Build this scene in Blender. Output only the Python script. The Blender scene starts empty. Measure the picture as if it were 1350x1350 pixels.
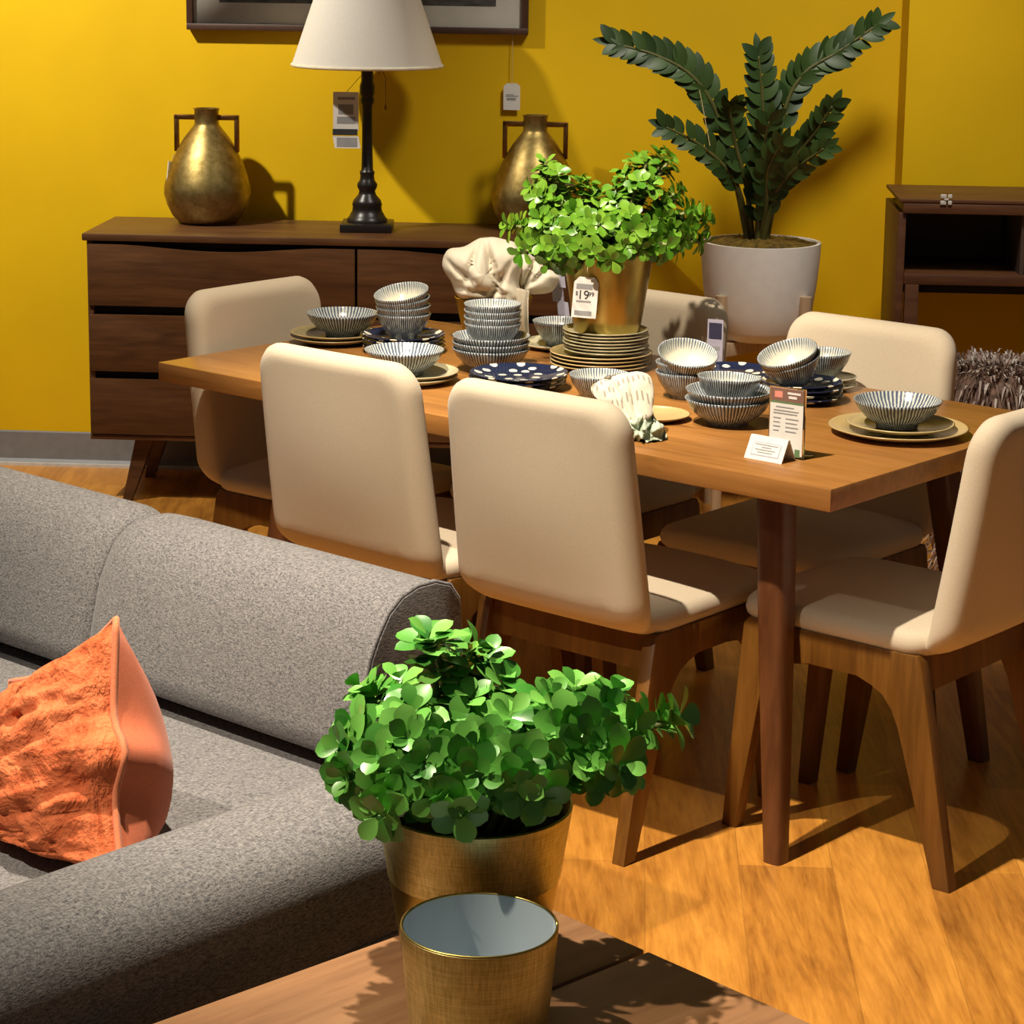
import bpy, bmesh, math, random
from mathutils import Vector, Matrix, noise
PI=math.pi; cos=math.cos; sin=math.sin; R_=math.radians
C=bpy.context.scene.collection
rnd=random.Random(7)

# ------------------------------------------------------------------ camera
F=3100.0; CH=1.73; TILT=R_(11); ROLL=R_(.75); HOR=-85.0
PX,PY=675.0,HOR+F*math.tan(TILT)
FW=Vector((0,cos(TILT),-sin(TILT))); UP0=Vector((0,sin(TILT),cos(TILT))); RT0=Vector((1,0,0))
RT=RT0*cos(ROLL)+UP0*sin(ROLL); UP=-RT0*sin(ROLL)+UP0*cos(ROLL)
def ray(x,y): return FW+RT*((x-PX)/F)-UP*((y-PY)/F)
def P(x,y,z):                       # point of a horizontal plane seen at a pixel
    d=ray(x,y); s=(z-CH)/d.z; return Vector((0,0,CH))+d*s
def PYP(x,y,Y):                     # point of a frontal plane
    d=ray(x,y); return Vector((0,0,CH))+d*(Y/d.y)
cd=bpy.data.cameras.new('camera'); cam=bpy.data.objects.new('camera',cd); C.objects.link(cam)
cd.sensor_width=36; cd.lens=36*F/1350; cd.shift_x=0; cd.shift_y=(PY-675)/1350
cd.clip_start=.05; cd.clip_end=60
m=Matrix((RT,UP,-FW)).transposed().to_4x4(); m.translation=Vector((0,0,CH)); cam.matrix_world=m
bpy.context.scene.camera=cam

# ------------------------------------------------------------------ materials
def newmat(name):
    mt=bpy.data.materials.new(name); mt.use_nodes=True
    nt=mt.node_tree; b=nt.nodes['Principled BSDF']; return mt,nt,b
def N(nt,t,**k):
    n=nt.nodes.new(t)
    for a,v in k.items():
        if hasattr(n,a): setattr(n,a,v)
        else: n.inputs[a].default_value=v
    return n
def L(nt,a,b): nt.links.new(a,b)
def ramp(nt,fac,stops,interp='LINEAR'):
    r=nt.nodes.new('ShaderNodeValToRGB'); r.color_ramp.interpolation=interp
    e=r.color_ramp.elements
    while len(e)<len(stops): e.new(.5)
    for q,(p,c) in zip(e,stops): q.position=p; q.color=(c[0],c[1],c[2],1)
    L(nt,fac,r.inputs[0]); return r.outputs[0]
def mixc(nt,f,a,b,bt='MIX'):
    n=nt.nodes.new('ShaderNodeMix'); n.data_type='RGBA'; n.blend_type=bt
    for s,v in ((n.inputs[0],f),(n.inputs[6],a),(n.inputs[7],b)):
        if hasattr(v,'is_output'): L(nt,v,s)
        elif isinstance(v,(int,float)): s.default_value=v
        else: s.default_value=(v[0],v[1],v[2],1)
    return n.outputs[2]
def math_(nt,op,a,b=0.0,c=0.0):
    n=nt.nodes.new('ShaderNodeMath'); n.operation=op
    for i,v in enumerate((a,b,c)):
        if hasattr(v,'is_output'): L(nt,v,n.inputs[i])
        else: n.inputs[i].default_value=v
    return n.outputs[0]
def objco(nt,scale=(1,1,1),rot=(0,0,0),loc=(0,0,0)):
    t=nt.nodes.new('ShaderNodeTexCoord'); mp=nt.nodes.new('ShaderNodeMapping')
    mp.inputs['Scale'].default_value=scale; mp.inputs['Rotation'].default_value=rot; mp.inputs['Location'].default_value=loc
    L(nt,t.outputs['Object'],mp.inputs[0]); return mp.outputs[0]
def noisef(nt,vec,scale,detail=3,rough=.5,dist=0):
    n=nt.nodes.new('ShaderNodeTexNoise'); n.inputs['Scale'].default_value=scale
    n.inputs['Detail'].default_value=detail; n.inputs['Roughness'].default_value=rough; n.inputs['Distortion'].default_value=dist
    L(nt,vec,n.inputs['Vector']); return n.outputs['Fac']
def bump(nt,b,h,strength,dist=.002):
    n=nt.nodes.new('ShaderNodeBump'); n.inputs['Strength'].default_value=strength; n.inputs['Distance'].default_value=dist
    L(nt,h,n.inputs['Height']); L(nt,n.outputs[0],b.inputs['Normal'])
def plain(name,col,rough=.5,metal=0,var=.06,sc=30,spec=None,bmp=0):
    mt,nt,b=newmat(name); f=noisef(nt,objco(nt),sc,4)
    lo=[max(0,c*(1-var*1.6)) for c in col]; hi=[min(1,c*(1+var*1.6)) for c in col]
    L(nt,ramp(nt,f,[(.3,lo),(.7,hi)]),b.inputs['Base Color'])
    b.inputs['Roughness'].default_value=rough; b.inputs['Metallic'].default_value=metal
    if spec is not None: b.inputs['Specular IOR Level'].default_value=spec
    if bmp: bump(nt,b,f,bmp)
    return mt
def wood(name,dark,mid,light,axis='X',rough=.4,scale=1.0,knots=True,co=None):
    mt,nt,b=newmat(name)
    s={'X':(1.2,14,14),'Y':(14,1.2,14),'Z':(14,14,1.2)}[axis]
    s=[q*scale for q in s]
    v=objco(nt,s); n1=noisef(nt,v,1.3,6,.6,.8)
    v2=objco(nt,[q*6 for q in s]); n2=noisef(nt,v2,1.0,3,.6)
    col=ramp(nt,n1,[(.25,dark),(.5,mid),(.72,light)])
    col=mixc(nt,.35,col,ramp(nt,n2,[(.3,[q*.6 for q in mid]),(.65,light)]))
    if knots:
        sk={'X':(2.2,7,7),'Y':(7,2.2,7),'Z':(7,7,2.2)}[axis]
        k=noisef(nt,objco(nt,sk),1.0,2,.5,1.0)
        kf=ramp(nt,k,[(.66,(0,0,0)),(.74,(1,1,1))])
        col=mixc(nt,math_(nt,'MULTIPLY',kf,.6),col,[q*.45 for q in dark])
    L(nt,col,b.inputs['Base Color']); b.inputs['Roughness'].default_value=rough
    bump(nt,b,n2,.12,.001); return mt
def fabric(name,lo,hi,sc=260,bs=.5,big=.12,rough=.95,rot=(0,0,0),aniso=3.0):
    mt,nt,b=newmat(name)
    a=noisef(nt,objco(nt,(1,aniso,aniso),rot),sc,2,.6); c=noisef(nt,objco(nt,(aniso,1,aniso),rot),sc*.8,2,.6)
    g=noisef(nt,objco(nt),5,4)
    w=math_(nt,'MULTIPLY',math_(nt,'ADD',a,c),.5)
    col=ramp(nt,w,[(.36,lo),(.64,hi)])
    dk=mixc(nt,math_(nt,'MULTIPLY',g,big),col,[q*.5 for q in lo])
    L(nt,dk,b.inputs['Base Color']); b.inputs['Roughness'].default_value=rough
    b.inputs['Specular IOR Level'].default_value=.15
    b.inputs['Sheen Weight'].default_value=.15
    bump(nt,b,w,bs,.002); return mt
def goldm(name,c1,c2,rough=.36,s=(3,3,90),bs=.25,sc=6,metal=1.0):
    mt,nt,b=newmat(name)
    a=noisef(nt,objco(nt,s),sc,4,.7); g=noisef(nt,objco(nt,(s[2],s[2],s[0])),sc*.7,3,.6)
    w=math_(nt,'MULTIPLY',math_(nt,'ADD',a,g),.5)
    L(nt,ramp(nt,w,[(.35,c1),(.62,c2)]),b.inputs['Base Color'])
    b.inputs['Metallic'].default_value=metal; b.inputs['Roughness'].default_value=rough
    bump(nt,b,w,bs,.001); return mt
def leafm(name,c1,c2,rough=.32):
    mt,nt,b=newmat(name)
    g=nt.nodes.new('ShaderNodeNewGeometry')
    f=noisef(nt,objco(nt),14,2)
    w=math_(nt,'ADD',math_(nt,'MULTIPLY',g.outputs['Random Per Island'],.65),math_(nt,'MULTIPLY',f,.35))
    L(nt,ramp(nt,w,[(.15,c1),(.85,c2)]),b.inputs['Base Color'])
    b.inputs['Roughness'].default_value=rough
    b.inputs['Subsurface Weight'].default_value=0
    return mt
M={}
M['wall']=plain('mustard_paint',(.76,.475,.004),.55,var=.03,sc=3,spec=.25)
M['base']=plain('grey_vinyl',(.20,.20,.205),.5,var=.05)
M['caulk']=plain('white_caulk',(.6,.58,.54),.5)
M['ceiling']=plain('white_ceiling_paint',(.7,.69,.66),.9)
M['walnut']=wood('dark_walnut',(.045,.017,.006),(.10,.040,.014),(.165,.072,.026),'X',.42)
M['walnut_side']=M['walnut']
M['shadow_gap']=plain('painted_recess_shade',(.012,.006,.003),.8)  # shade inside the recesses is put into this near-black colour
M['tabletop']=wood('honey_tabletop',(.19,.075,.016),(.335,.145,.034),(.42,.195,.054),'X',.34,.8)
M['tableleg']=wood('walnut_leg',(.06,.020,.006),(.105,.036,.011),(.15,.056,.019),'Z',.38,knots=False)
M['chairwood']=wood('chair_walnut',(.075,.027,.003),(.135,.054,.007),(.20,.088,.014),'Z',.4,knots=False)
M['coffee']=wood('coffee_walnut',(.16,.070,.028),(.28,.135,.056),(.37,.195,.09),'Y',.5,.8)
M['cream']=fabric('cream_linen',(.51,.425,.31),(.645,.56,.425),420,.18,.10)
M['sofa']=fabric('grey_tweed',(.060,.060,.066),(.285,.275,.272),150,.55,.12,aniso=3.2)
M['gold_brush']=goldm('brushed_gold',(.33,.285,.095),(.62,.56,.26),.42)
M['gold_smooth']=goldm('smooth_gold',(.34,.255,.062),(.47,.37,.115),.33,s=(2,2,2),bs=.05,sc=3)
M['gold_hammer']=goldm('aged_gold',(.26,.185,.055),(.46,.34,.13),.45,s=(9,9,9),bs=.55,sc=6)
M['gold_pipe']=goldm('bronze_handle',(.20,.09,.03),(.40,.20,.06),.34,s=(4,4,4))
M['enamel']=plain('blue_grey_enamel',(.44,.52,.57),.22,var=.05,sc=8)
M['jade']=leafm('jade_leaf',(.035,.21,.02),(.22,.55,.095))
M['lime']=leafm('lime_leaf',(.045,.165,.006),(.20,.40,.035))
M['zz']=leafm('dark_leaf',(.016,.045,.008),(.048,.098,.020),.48)
M['stem']=plain('green_stem',(.20,.22,.07),.6)
M['zzstem']=plain('dark_green_stem',(.10,.10,.025),.5)
M['moss']=plain('dry_moss',(.14,.085,.008),.95,var=.4,sc=60,bmp=1)
M['soil']=plain('dark_filler',(.03,.025,.015),.95,var=.3)
M['white_pot']=plain('matte_white_ceramic',(.88,.87,.85),.6,var=.02)
M['lightwood']=wood('pale_beech',(.45,.30,.17),(.56,.40,.24),(.64,.48,.31),'Z',.5,knots=False)
M['black']=plain('black_bronze',(.012,.009,.008),.35)
M['shade']=plain('white_linen_shade',(.80,.76,.69),.9,var=.015,sc=120)
M['trim']=plain('cream_trim',(.82,.74,.58),.8)
M['paper']=plain('white_card',(.78,.76,.72),.6,var=.02)
M['ink']=plain('black_ink',(.03,.03,.03),.6)
M['greyink']=plain('grey_ink',(.30,.30,.31),.6)
M['string']=plain('cotton_string',(.55,.42,.2),.8)
M['frame']=plain('dark_brown_frame',(.055,.024,.014),.45)
M['mat']=plain('off_white_mat',(.76,.73,.66),.85,var=.02)
M['navy']=None
M['desk']=wood('dark_mahogany',(.055,.018,.008),(.10,.036,.014),(.15,.06,.024),'X',.45)
M['deskdark']=plain('dark_interior',(.075,.045,.032),.6)
M['steel']=plain('white_metal_hinge',(.75,.74,.72),.35,metal=.3)
M['chrome']=plain('chrome',(.7,.7,.7),.2,metal=1)
M['coral']=None
M['blackleg']=M['tableleg']
M['napkin']=fabric('cream_cotton',(.70,.64,.50),(.84,.78,.64),500,.2,.08)
M['green_ruffle']=fabric('sage_ruffle',(.38,.46,.34),(.62,.70,.56),90,.5,.1)
M['fur']=plain('brown_grey_fur',(.20,.13,.10),.9,var=.5,sc=40)
M['tan']=plain('tan_ceramic',(.50,.34,.15),.35,var=.1,sc=12)
M['pink']=plain('pink_print',(.75,.28,.22),.8)
M['bluecard']=plain('navy_print',(.03,.03,.07),.5)
M['lilac']=plain('lilac_paper',(.42,.41,.52),.5)
M['brownprint']=plain('brown_print',(.22,.12,.09),.5)
M['greenprint']=plain('green_print',(.12,.22,.10),.5)
mt,nt,b=newmat('clear_acrylic'); b.inputs['Transmission Weight'].default_value=1; b.inputs['Roughness'].default_value=.03; b.inputs['IOR'].default_value=1.3
L(nt,ramp(nt,noisef(nt,objco(nt),4,1),[(0,(.95,.97,.96)),(1,(1,1,1))]),b.inputs['Base Color']); M['acrylic']=mt

# floor: planks along Y
mt,nt,b=newmat('oak_planks')
br=nt.nodes.new('ShaderNodeTexBrick'); br.offset=.37; br.offset_frequency=2
br.inputs['Scale'].default_value=1; br.inputs['Brick Width'].default_value=1.25; br.inputs['Row Height'].default_value=.178
br.inputs['Mortar Size'].default_value=.0012; br.inputs['Color1'].default_value=(0,0,0,1); br.inputs['Color2'].default_value=(1,1,1,1); br.inputs['Mortar'].default_value=(.5,.5,.5,1)
L(nt,objco(nt,rot=(0,0,R_(-87)),loc=(.3,.043,0)),br.inputs['Vector'])
g=noisef(nt,objco(nt,(12,1.3,1),rot=(0,0,R_(3))),1.6,7,.68,1.2)
g2=noisef(nt,objco(nt,(3.2,1.2,1)),1.9,4,.6,.6)
g3=noisef(nt,objco(nt,(60,5,1),rot=(0,0,R_(3))),1.5,4,.7)
w=math_(nt,'ADD',math_(nt,'MULTIPLY',g,.6),math_(nt,'MULTIPLY',g2,.4))
w=math_(nt,'ADD',w,math_(nt,'MULTIPLY',math_(nt,'SUBTRACT',br.outputs['Color'],.5),.16))
col=ramp(nt,w,[(.30,(.17,.055,.007)),(.43,(.42,.165,.022)),(.58,(.66,.29,.045)),(.72,(.78,.38,.07))])
col=mixc(nt,.25,col,ramp(nt,g3,[(.3,(.24,.08,.012)),(.62,(.75,.35,.07))]))
col=mixc(nt,math_(nt,'MULTIPLY',br.outputs['Fac'],.30),col,(.06,.022,.006))
L(nt,col,b.inputs['Base Color']); b.inputs['Roughness'].default_value=.34
bump(nt,b,g3,.06,.001); M['floor']=mt

# striped bowls : outside and inside
def stripes(name,inside):
    mt,nt,b=newmat(name)
    t=nt.nodes.new('ShaderNodeTexCoord'); sx=nt.nodes.new('ShaderNodeSeparateXYZ'); L(nt,t.outputs['Object'],sx.inputs[0])
    ang=math_(nt,'ARCTAN2',sx.outputs[1],sx.outputs[0])
    nz=noisef(nt,t.outputs['Object'],38,2)
    n_=76 if not inside else 62
    a=math_(nt,'MULTIPLY_ADD',nz,3.0,math_(nt,'MULTIPLY',ang,float(n_)))
    s=math_(nt,'SINE',a)
    n2=noisef(nt,objco(nt,(1,1,.25)),140,2)
    f=math_(nt,'ADD',s,math_(nt,'MULTIPLY',math_(nt,'SUBTRACT',n2,.5),2.2))
    dark=(.030,.040,.058) if not inside else (.085,.115,.175)
    lite=(.46,.50,.51) if not inside else (.58,.60,.56)
    col=ramp(nt,math_(nt,'MULTIPLY_ADD',f,.5,.5),[(.36,dark),(.86 if not inside else .70,lite)])
    if inside:
        r=math_(nt,'POWER',math_(nt,'ADD',math_(nt,'MULTIPLY',sx.outputs[0],sx.outputs[0]),math_(nt,'MULTIPLY',sx.outputs[1],sx.outputs[1])),.5)
        rr=math_(nt,'DIVIDE',r,.085)
        k=math_(nt,'ADD',rr,math_(nt,'MULTIPLY',math_(nt,'SUBTRACT',n2,.5),.22))
        col=mixc(nt,ramp(nt,k,[(.58,(0,0,0)),(.72,(1,1,1))]),(.64,.62,.50),col)
    L(nt,col,b.inputs['Base Color']); b.inputs['Roughness'].default_value=.22; return mt
M['bowl_out']=stripes('striped_glaze_outside',False); M['bowl_in']=stripes('striped_glaze_inside',True)
# plates
def platemat(name,rim,centre,r0,r1):
    mt,nt,b=newmat(name)
    t=nt.nodes.new('ShaderNodeTexCoord'); sx=nt.nodes.new('ShaderNodeSeparateXYZ'); L(nt,t.outputs['Object'],sx.inputs[0])
    r=math_(nt,'POWER',math_(nt,'ADD',math_(nt,'MULTIPLY',sx.outputs[0],sx.outputs[0]),math_(nt,'MULTIPLY',sx.outputs[1],sx.outputs[1])),.5)
    k=math_(nt,'ADD',r,math_(nt,'MULTIPLY',math_(nt,'SUBTRACT',noisef(nt,t.outputs['Object'],25,3),.5),.02))
    L(nt,ramp(nt,k,[(r0,centre),(r1,rim)]),b.inputs['Base Color']); b.inputs['Roughness'].default_value=.25; return mt
M['plate']=platemat('stoneware_glaze',(.50,.37,.17),(.24,.20,.10),.095,.118)
M['plate2']=platemat('stoneware_salad_glaze',(.50,.40,.20),(.20,.17,.095),.07,.092)
M['platepale']=platemat('pale_stoneware_glaze',(.47,.42,.26),(.52,.50,.36),.07,.1)
# navy dotted plate
mt,nt,b=newmat('navy_dots')
t=nt.nodes.new('ShaderNodeTexCoord'); sx=nt.nodes.new('ShaderNodeSeparateXYZ'); L(nt,t.outputs['Object'],sx.inputs[0])
vo=nt.nodes.new('ShaderNodeTexVoronoi'); vo.inputs['Scale'].default_value=25; vo.inputs['Randomness'].default_value=.5; vo.voronoi_dimensions='2D'
L(nt,t.outputs['Object'],vo.inputs['Vector'])
up=math_(nt,'GREATER_THAN',sx.outputs[2],.0045)
d=math_(nt,'MULTIPLY',math_(nt,'LESS_THAN',vo.outputs['Distance'],.23),up)
L(nt,mixc(nt,d,(.012,.018,.05),(.72,.70,.56)),b.inputs['Base Color']); b.inputs['Roughness'].default_value=.15; M['navy']=mt
# coral ruffled pillow
mt,nt,b=newmat('coral_ruffle')
v=objco(nt,(1,1.7,1)); n1=noisef(nt,v,9,3,.6,2.2); n2=noisef(nt,objco(nt),110,3,.6)
L(nt,ramp(nt,n1,[(.3,(.46,.09,.03)),(.6,(.70,.19,.075))]),b.inputs['Base Color']); b.inputs['Roughness'].default_value=.95
b.inputs['Specular IOR Level'].default_value=.1
bump(nt,b,math_(nt,'ADD',n1,math_(nt,'MULTIPLY',n2,.3)),1.0,.012); M['coral']=mt
M['coral_plain']=fabric('coral_cotton',(.56,.13,.055),(.70,.19,.08),300,.2,.1)
M['coral_pipe']=fabric('coral_piping',(.55,.15,.07),(.75,.26,.12),300,.2,.1)
# artwork: grey hazy photograph
mt,nt,b=newmat('grey_print')
a=noisef(nt,objco(nt,(6,1,14)),2.2,6,.6); L(nt,ramp(nt,a,[(.3,(.02,.018,.015)),(.7,(.16,.15,.14))]),b.inputs['Base Color']); b.inputs['Roughness'].default_value=.5; M['print']=mt
# patterned napkin
mt,nt,b=newmat('printed_cotton')
t=nt.nodes.new('ShaderNodeTexCoord'); sx=nt.nodes.new('ShaderNodeSeparateXYZ'); L(nt,t.outputs['Object'],sx.inputs[0])
yy=math_(nt,'MULTIPLY',sx.outputs[1],34.0); xx=math_(nt,'MULTIPLY',sx.outputs[0],95.0)
row=math_(nt,'LESS_THAN',math_(nt,'FRACT',math_(nt,'MULTIPLY_ADD',math_(nt,'MULTIPLY',sx.outputs[0],sx.outputs[0]),180,yy)),.42)
colm=math_(nt,'LESS_THAN',math_(nt,'FRACT',math_(nt,'ADD',xx,math_(nt,'MULTIPLY',sx.outputs[1],25))),.35)
L(nt,mixc(nt,math_(nt,'MULTIPLY',math_(nt,'MULTIPLY',row,colm),.75),(.60,.55,.44),(.20,.17,.14)),b.inputs['Base Color']); b.inputs['Roughness'].default_value=.9; M['napkin_print']=mt

# ------------------------------------------------------------------ mesh helpers
def link(name,me,mats,parent=None,smooth=True):
    o=bpy.data.objects.new(name,me); C.objects.link(o)
    if not isinstance(mats,(list,tuple)): mats=[mats]
    for q in mats: me.materials.append(M[q] if isinstance(q,str) else q)
    if smooth:
        for p in me.polygons: p.use_smooth=True
    if parent: o.parent=parent
    return o
def from_bm(name,bm,mats,parent=None,smooth=True,autos=None):
    bmesh.ops.recalc_face_normals(bm,faces=bm.faces)
    me=bpy.data.meshes.new(name); bm.to_mesh(me); bm.free()
    o=link(name,me,mats,parent,smooth)
    if smooth and autos:
        try: me.set_sharp_from_angle(angle=R_(autos))
        except Exception: pass
    return o
def thing(name,label,cat,loc=(0,0,0),rz=0,group=None):
    o=bpy.data.objects.new(name,None); o.empty_display_size=.05; C.objects.link(o)
    o.location=loc; o.rotation_euler=(0,0,rz); tag(o,label,cat,group); return o
def tag(o,label,cat,group=None):
    o['label']=label; o['category']=cat
    if group: o['group']=group
    return o
def struct(o): o['kind']='structure'; return o
def copy_tree(o,parent=None):
    c=o.copy(); C.objects.link(c)
    if parent: c.parent=parent
    for ch in list(o.children): copy_tree(ch,c)
    return c
def b_box(bm,x0,x1,y0,y1,z0,z1,bev=0,seg=2):
    r=bmesh.ops.create_cube(bm,size=1); vs=r['verts']
    for v in vs: v.co=Vector(((x0+x1)/2+v.co.x*(x1-x0),(y0+y1)/2+v.co.y*(y1-y0),(z0+z1)/2+v.co.z*(z1-z0)))
    if bev:
        es=list({e for v in vs for e in v.link_edges})
        bmesh.ops.bevel(bm,geom=es,offset=bev,segments=seg,profile=.5,affect='EDGES')
def box(name,x0,x1,y0,y1,z0,z1,mat,parent=None,bev=.003,seg=2):
    bm=bmesh.new(); b_box(bm,x0,x1,y0,y1,z0,z1,bev,seg); return from_bm(name,bm,mat,parent,smooth=True,autos=40)
def b_loft(bm,rings,cap=True,mi=0,closed=True):
    V=[[bm.verts.new(p) for p in r] for r in rings]; n=len(rings[0])
    for a,b_ in zip(V,V[1:]):
        for i in range(n if closed else n-1):
            f=bm.faces.new((a[i],a[(i+1)%n],b_[(i+1)%n],b_[i])); f.material_index=mi
    if cap:
        for r in (V[0],V[-1]):
            try: bm.faces.new(r).material_index=mi
            except ValueError: pass
    return V
def b_lathe(bm,prof,n=48,mi=None,cx=0,cy=0):
    """prof: list of (r,z); r==0 ends close"""
    prev=None
    for k,(r,z) in enumerate(prof):
        if r<1e-6: cur=[bm.verts.new((cx,cy,z))]
        else: cur=[bm.verts.new((cx+r*cos(2*PI*i/n),cy+r*sin(2*PI*i/n),z)) for i in range(n)]
        if prev is not None:
            for i in range(n):
                a=prev[i%len(prev)]; b_=prev[(i+1)%len(prev)]; c=cur[(i+1)%len(cur)]; d=cur[i%len(cur)]
                vs=[]
                for q in (a,b_,c,d):
                    if q not in vs: vs.append(q)
                if len(vs)>2:
                    f=bm.faces.new(vs); f.material_index=(mi[k-1] if mi else 0)
        prev=cur
def lathe(name,prof,mat,parent=None,n=48,mi=None,autos=50):
    bm=bmesh.new(); b_lathe(bm,prof,n,mi); return from_bm(name,bm,mat,parent,autos=autos)
def b_tube(bm,pts,rad,n=8,cap=True,flat=None):
    pts=[Vector(p) for p in pts]; rs=rad if isinstance(rad,(list,tuple)) else [rad]*len(pts)
    rings=[]; prevu=None
    for i,p in enumerate(pts):
        t=(pts[min(i+1,len(pts)-1)]-pts[max(i-1,0)]).normalized()
        u=prevu if prevu is not None else (Vector((0,0,1)) if abs(t.z)<.9 else Vector((1,0,0)))
        u=(u-t*u.dot(t)).normalized(); v=t.cross(u); prevu=u
        rings.append([p+(u*cos(2*PI*k/n)+v*sin(2*PI*k/n))*rs[i] for k in range(n)])
    b_loft(bm,rings,cap)
def tube(name,pts,rad,mat,parent=None,n=8):
    bm=bmesh.new(); b_tube(bm,pts,rad,n); return from_bm(name,bm,mat,parent,autos=60)
def b_prism(bm,poly,ax,t0,t1,bev=0,skip=None):
    """poly in a plane, extruded; ax='x' poly=(y,z), 'y' poly=(x,z), 'z' poly=(x,y)"""
    def mk(p,t): return {'x':(t,p[0],p[1]),'y':(p[0],t,p[1]),'z':(p[0],p[1],t)}[ax]
    A=[bm.verts.new(mk(p,t0)) for p in poly]; B=[bm.verts.new(mk(p,t1)) for p in poly]
    fs=[bm.faces.new(A),bm.faces.new(B[::-1])]
    n=len(poly)
    for i in range(n): fs.append(bm.faces.new((A[i],B[i],B[(i+1)%n],A[(i+1)%n])))
    if bev:
        es=[e for e in {e for f in fs[:2] for e in f.edges} if not(skip and all(skip(v.co) for v in e.verts))]
        bmesh.ops.bevel(bm,geom=es,offset=bev,segments=2,profile=.5,affect='EDGES')
def prism(name,poly,ax,t0,t1,mat,parent=None,bev=.002,skip=None):
    bm=bmesh.new(); b_prism(bm,poly,ax,t0,t1,bev,skip); return from_bm(name,bm,mat,parent,autos=35)
def b_slab(bm,w,h,t,Rc,r,f=None,n=26,mi=(0,0)):
    """rounded cushion slab in local (x across,w) (z up,h) thickness y; f deforms"""
    def par(k):
        s=2*k/n-1; return math.copysign(1-(1-abs(s))**1.7,s)
    mn=min(w,h)/2
    def pt(i,j,side):
        u,v=par(i),par(j); m=max(abs(u),abs(v)); x,z=u*w/2,v*h/2
        rr=Rc*m; ix,iz=max(w/2*m-rr,0),max(h/2*m-rr,0)
        cx,cz=max(-ix,min(ix,x)),max(-iz,min(iz,z)); dx,dz=x-cx,z-cz; l=math.hypot(dx,dz)
        if dx and dz and l>0:
            k=min(1,rr/l); x,z=cx+dx*k,cz+dz*k
        d=(1-m)*mn; q=min(d/r,1); y=side*t/2*math.sqrt(max(0,1-(1-q)**2))
        p=Vector((x,y,z)); return f(p) if f else p
    G={}
    for side in (-1,1):
        for i in range(n+1):
            for j in range(n+1):
                e=i in(0,n) or j in(0,n)
                if e and side==1: G[(1,i,j)]=G[(-1,i,j)]; continue
                G[(side,i,j)]=bm.verts.new(pt(i,j,side))
        for i in range(n):
            for j in range(n):
                q=[G[(side,i,j)],G[(side,i+1,j)],G[(side,i+1,j+1)],G[(side,i,j+1)]]
                if side==1: q=q[::-1]
                bm.faces.new(q).material_index=mi[0 if side<0 else 1]
def slab(name,w,h,t,Rc,r,mat,parent=None,f=None,n=26,mi=(0,0)):
    bm=bmesh.new(); b_slab(bm,w,h,t,Rc,r,f,n,mi); return from_bm(name,bm,mat,parent)
def b_leaf(bm,base,d,nrm,ln,wd,cup=.25,tip=.62,n=6,ep=.75):
    """obovate leaf from base along d, facing nrm"""
    d=d.normalized(); s=d.cross(nrm).normalized(); nr=s.cross(d).normalized()
    rows=[]
    for k in range(n+1):
        t=k/n
        wv=wd*.5*(math.sin(PI*min(1,t**tip*1.0))**ep if 0<t<1 else (.12 if t==0 else .0))
        c=base+d*(ln*t)+nr*(-.16*ln*t*t)
        if k==n: rows.append([bm.verts.new(c)])
        else: rows.append([bm.verts.new(c-s*wv+nr*(cup*wv)),bm.verts.new(c),bm.verts.new(c+s*wv+nr*(cup*wv))])
    for a,b_ in zip(rows,rows[1:]):
        if len(b_)==3:
            bm.faces.new((a[0],a[1],b_[1],b_[0])); bm.faces.new((a[1],a[2],b_[2],b_[1]))
        else:
            bm.faces.new((a[0],a[1],b_[0])); bm.faces.new((a[1],a[2],b_[0]))
def text_mesh(name,body,size,mat,parent,mtx):
    cu=bpy.data.curves.new(name,'FONT'); cu.body=body; cu.size=size; cu.align_x='CENTER'; cu.align_y='CENTER'; cu.extrude=.0002
    to=bpy.data.objects.new(name,cu); C.objects.link(to)
    dg=bpy.context.evaluated_depsgraph_get(); me=bpy.data.meshes.new_from_object(to.evaluated_get(dg))
    bpy.data.objects.remove(to); me.materials.clear()
    o=link(name,me,mat,parent,False); o.matrix_local=mtx; return o

# ------------------------------------------------------------------ room
WS=-.06; WA=math.atan(WS); WX,WY=-1.477,7.555
def wy(x): return WY+WS*(x-WX)
WM=Matrix.Translation((WX,WY,0))@Matrix.Rotation(WA,4,'Z')     # wall frame: x along wall, y into wall
def in_wall(o): o.matrix_world=WM@o.matrix_world; return o
XC=(1.20-WX)                                                  # corner along the wall
o=box('floor',-6,6,-1.5,9,-.06,0,'floor',bev=0); struct(o)
o=box('wall_back',-5,XC,0,.15,0,3.3,'wall',bev=0); in_wall(o); struct(o)
o=box('wall_right',XC,XC+3.5,-.22,.15,0,3.3,'wall',bev=0); in_wall(o); struct(o)
bm=bmesh.new(); b_prism(bm,[(0,.0),(-.02,0),(-.016,.010),(-.007,.02),(-.006,.108),(-.004,.112),(0,.112)],'x',-5,XC); o=from_bm('baseboard_back',bm,'base',smooth=False); in_wall(o); struct(o)
o=box('trim_1',-5,XC,-.030,-.018,0,.010,'caulk',bev=0); in_wall(o); struct(o)
o=box('baseboard_right',XC+.0,XC+3.5,-.228,-.2201,0,.112,'base',bev=0); in_wall(o); struct(o)

# ------------------------------------------------------------------ dining table
TH=.76; A1=R_(139.5); E1=Vector((cos(A1),sin(A1),0)); E2=Vector((E1.y,-E1.x,0))
RC=P(1095.6,645.5,TH); TLn=1.825; TW=.885
def TB(u,v,z=0): q=RC+E1*u+E2*v; return Vector((q.x,q.y,z))
TR=A1   # local x along E1
tb=thing('dining_table','long honey brown wooden dining table laden with bowls, plates and plants','table',TB(TLn/2,TW/2,0),TR)
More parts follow.
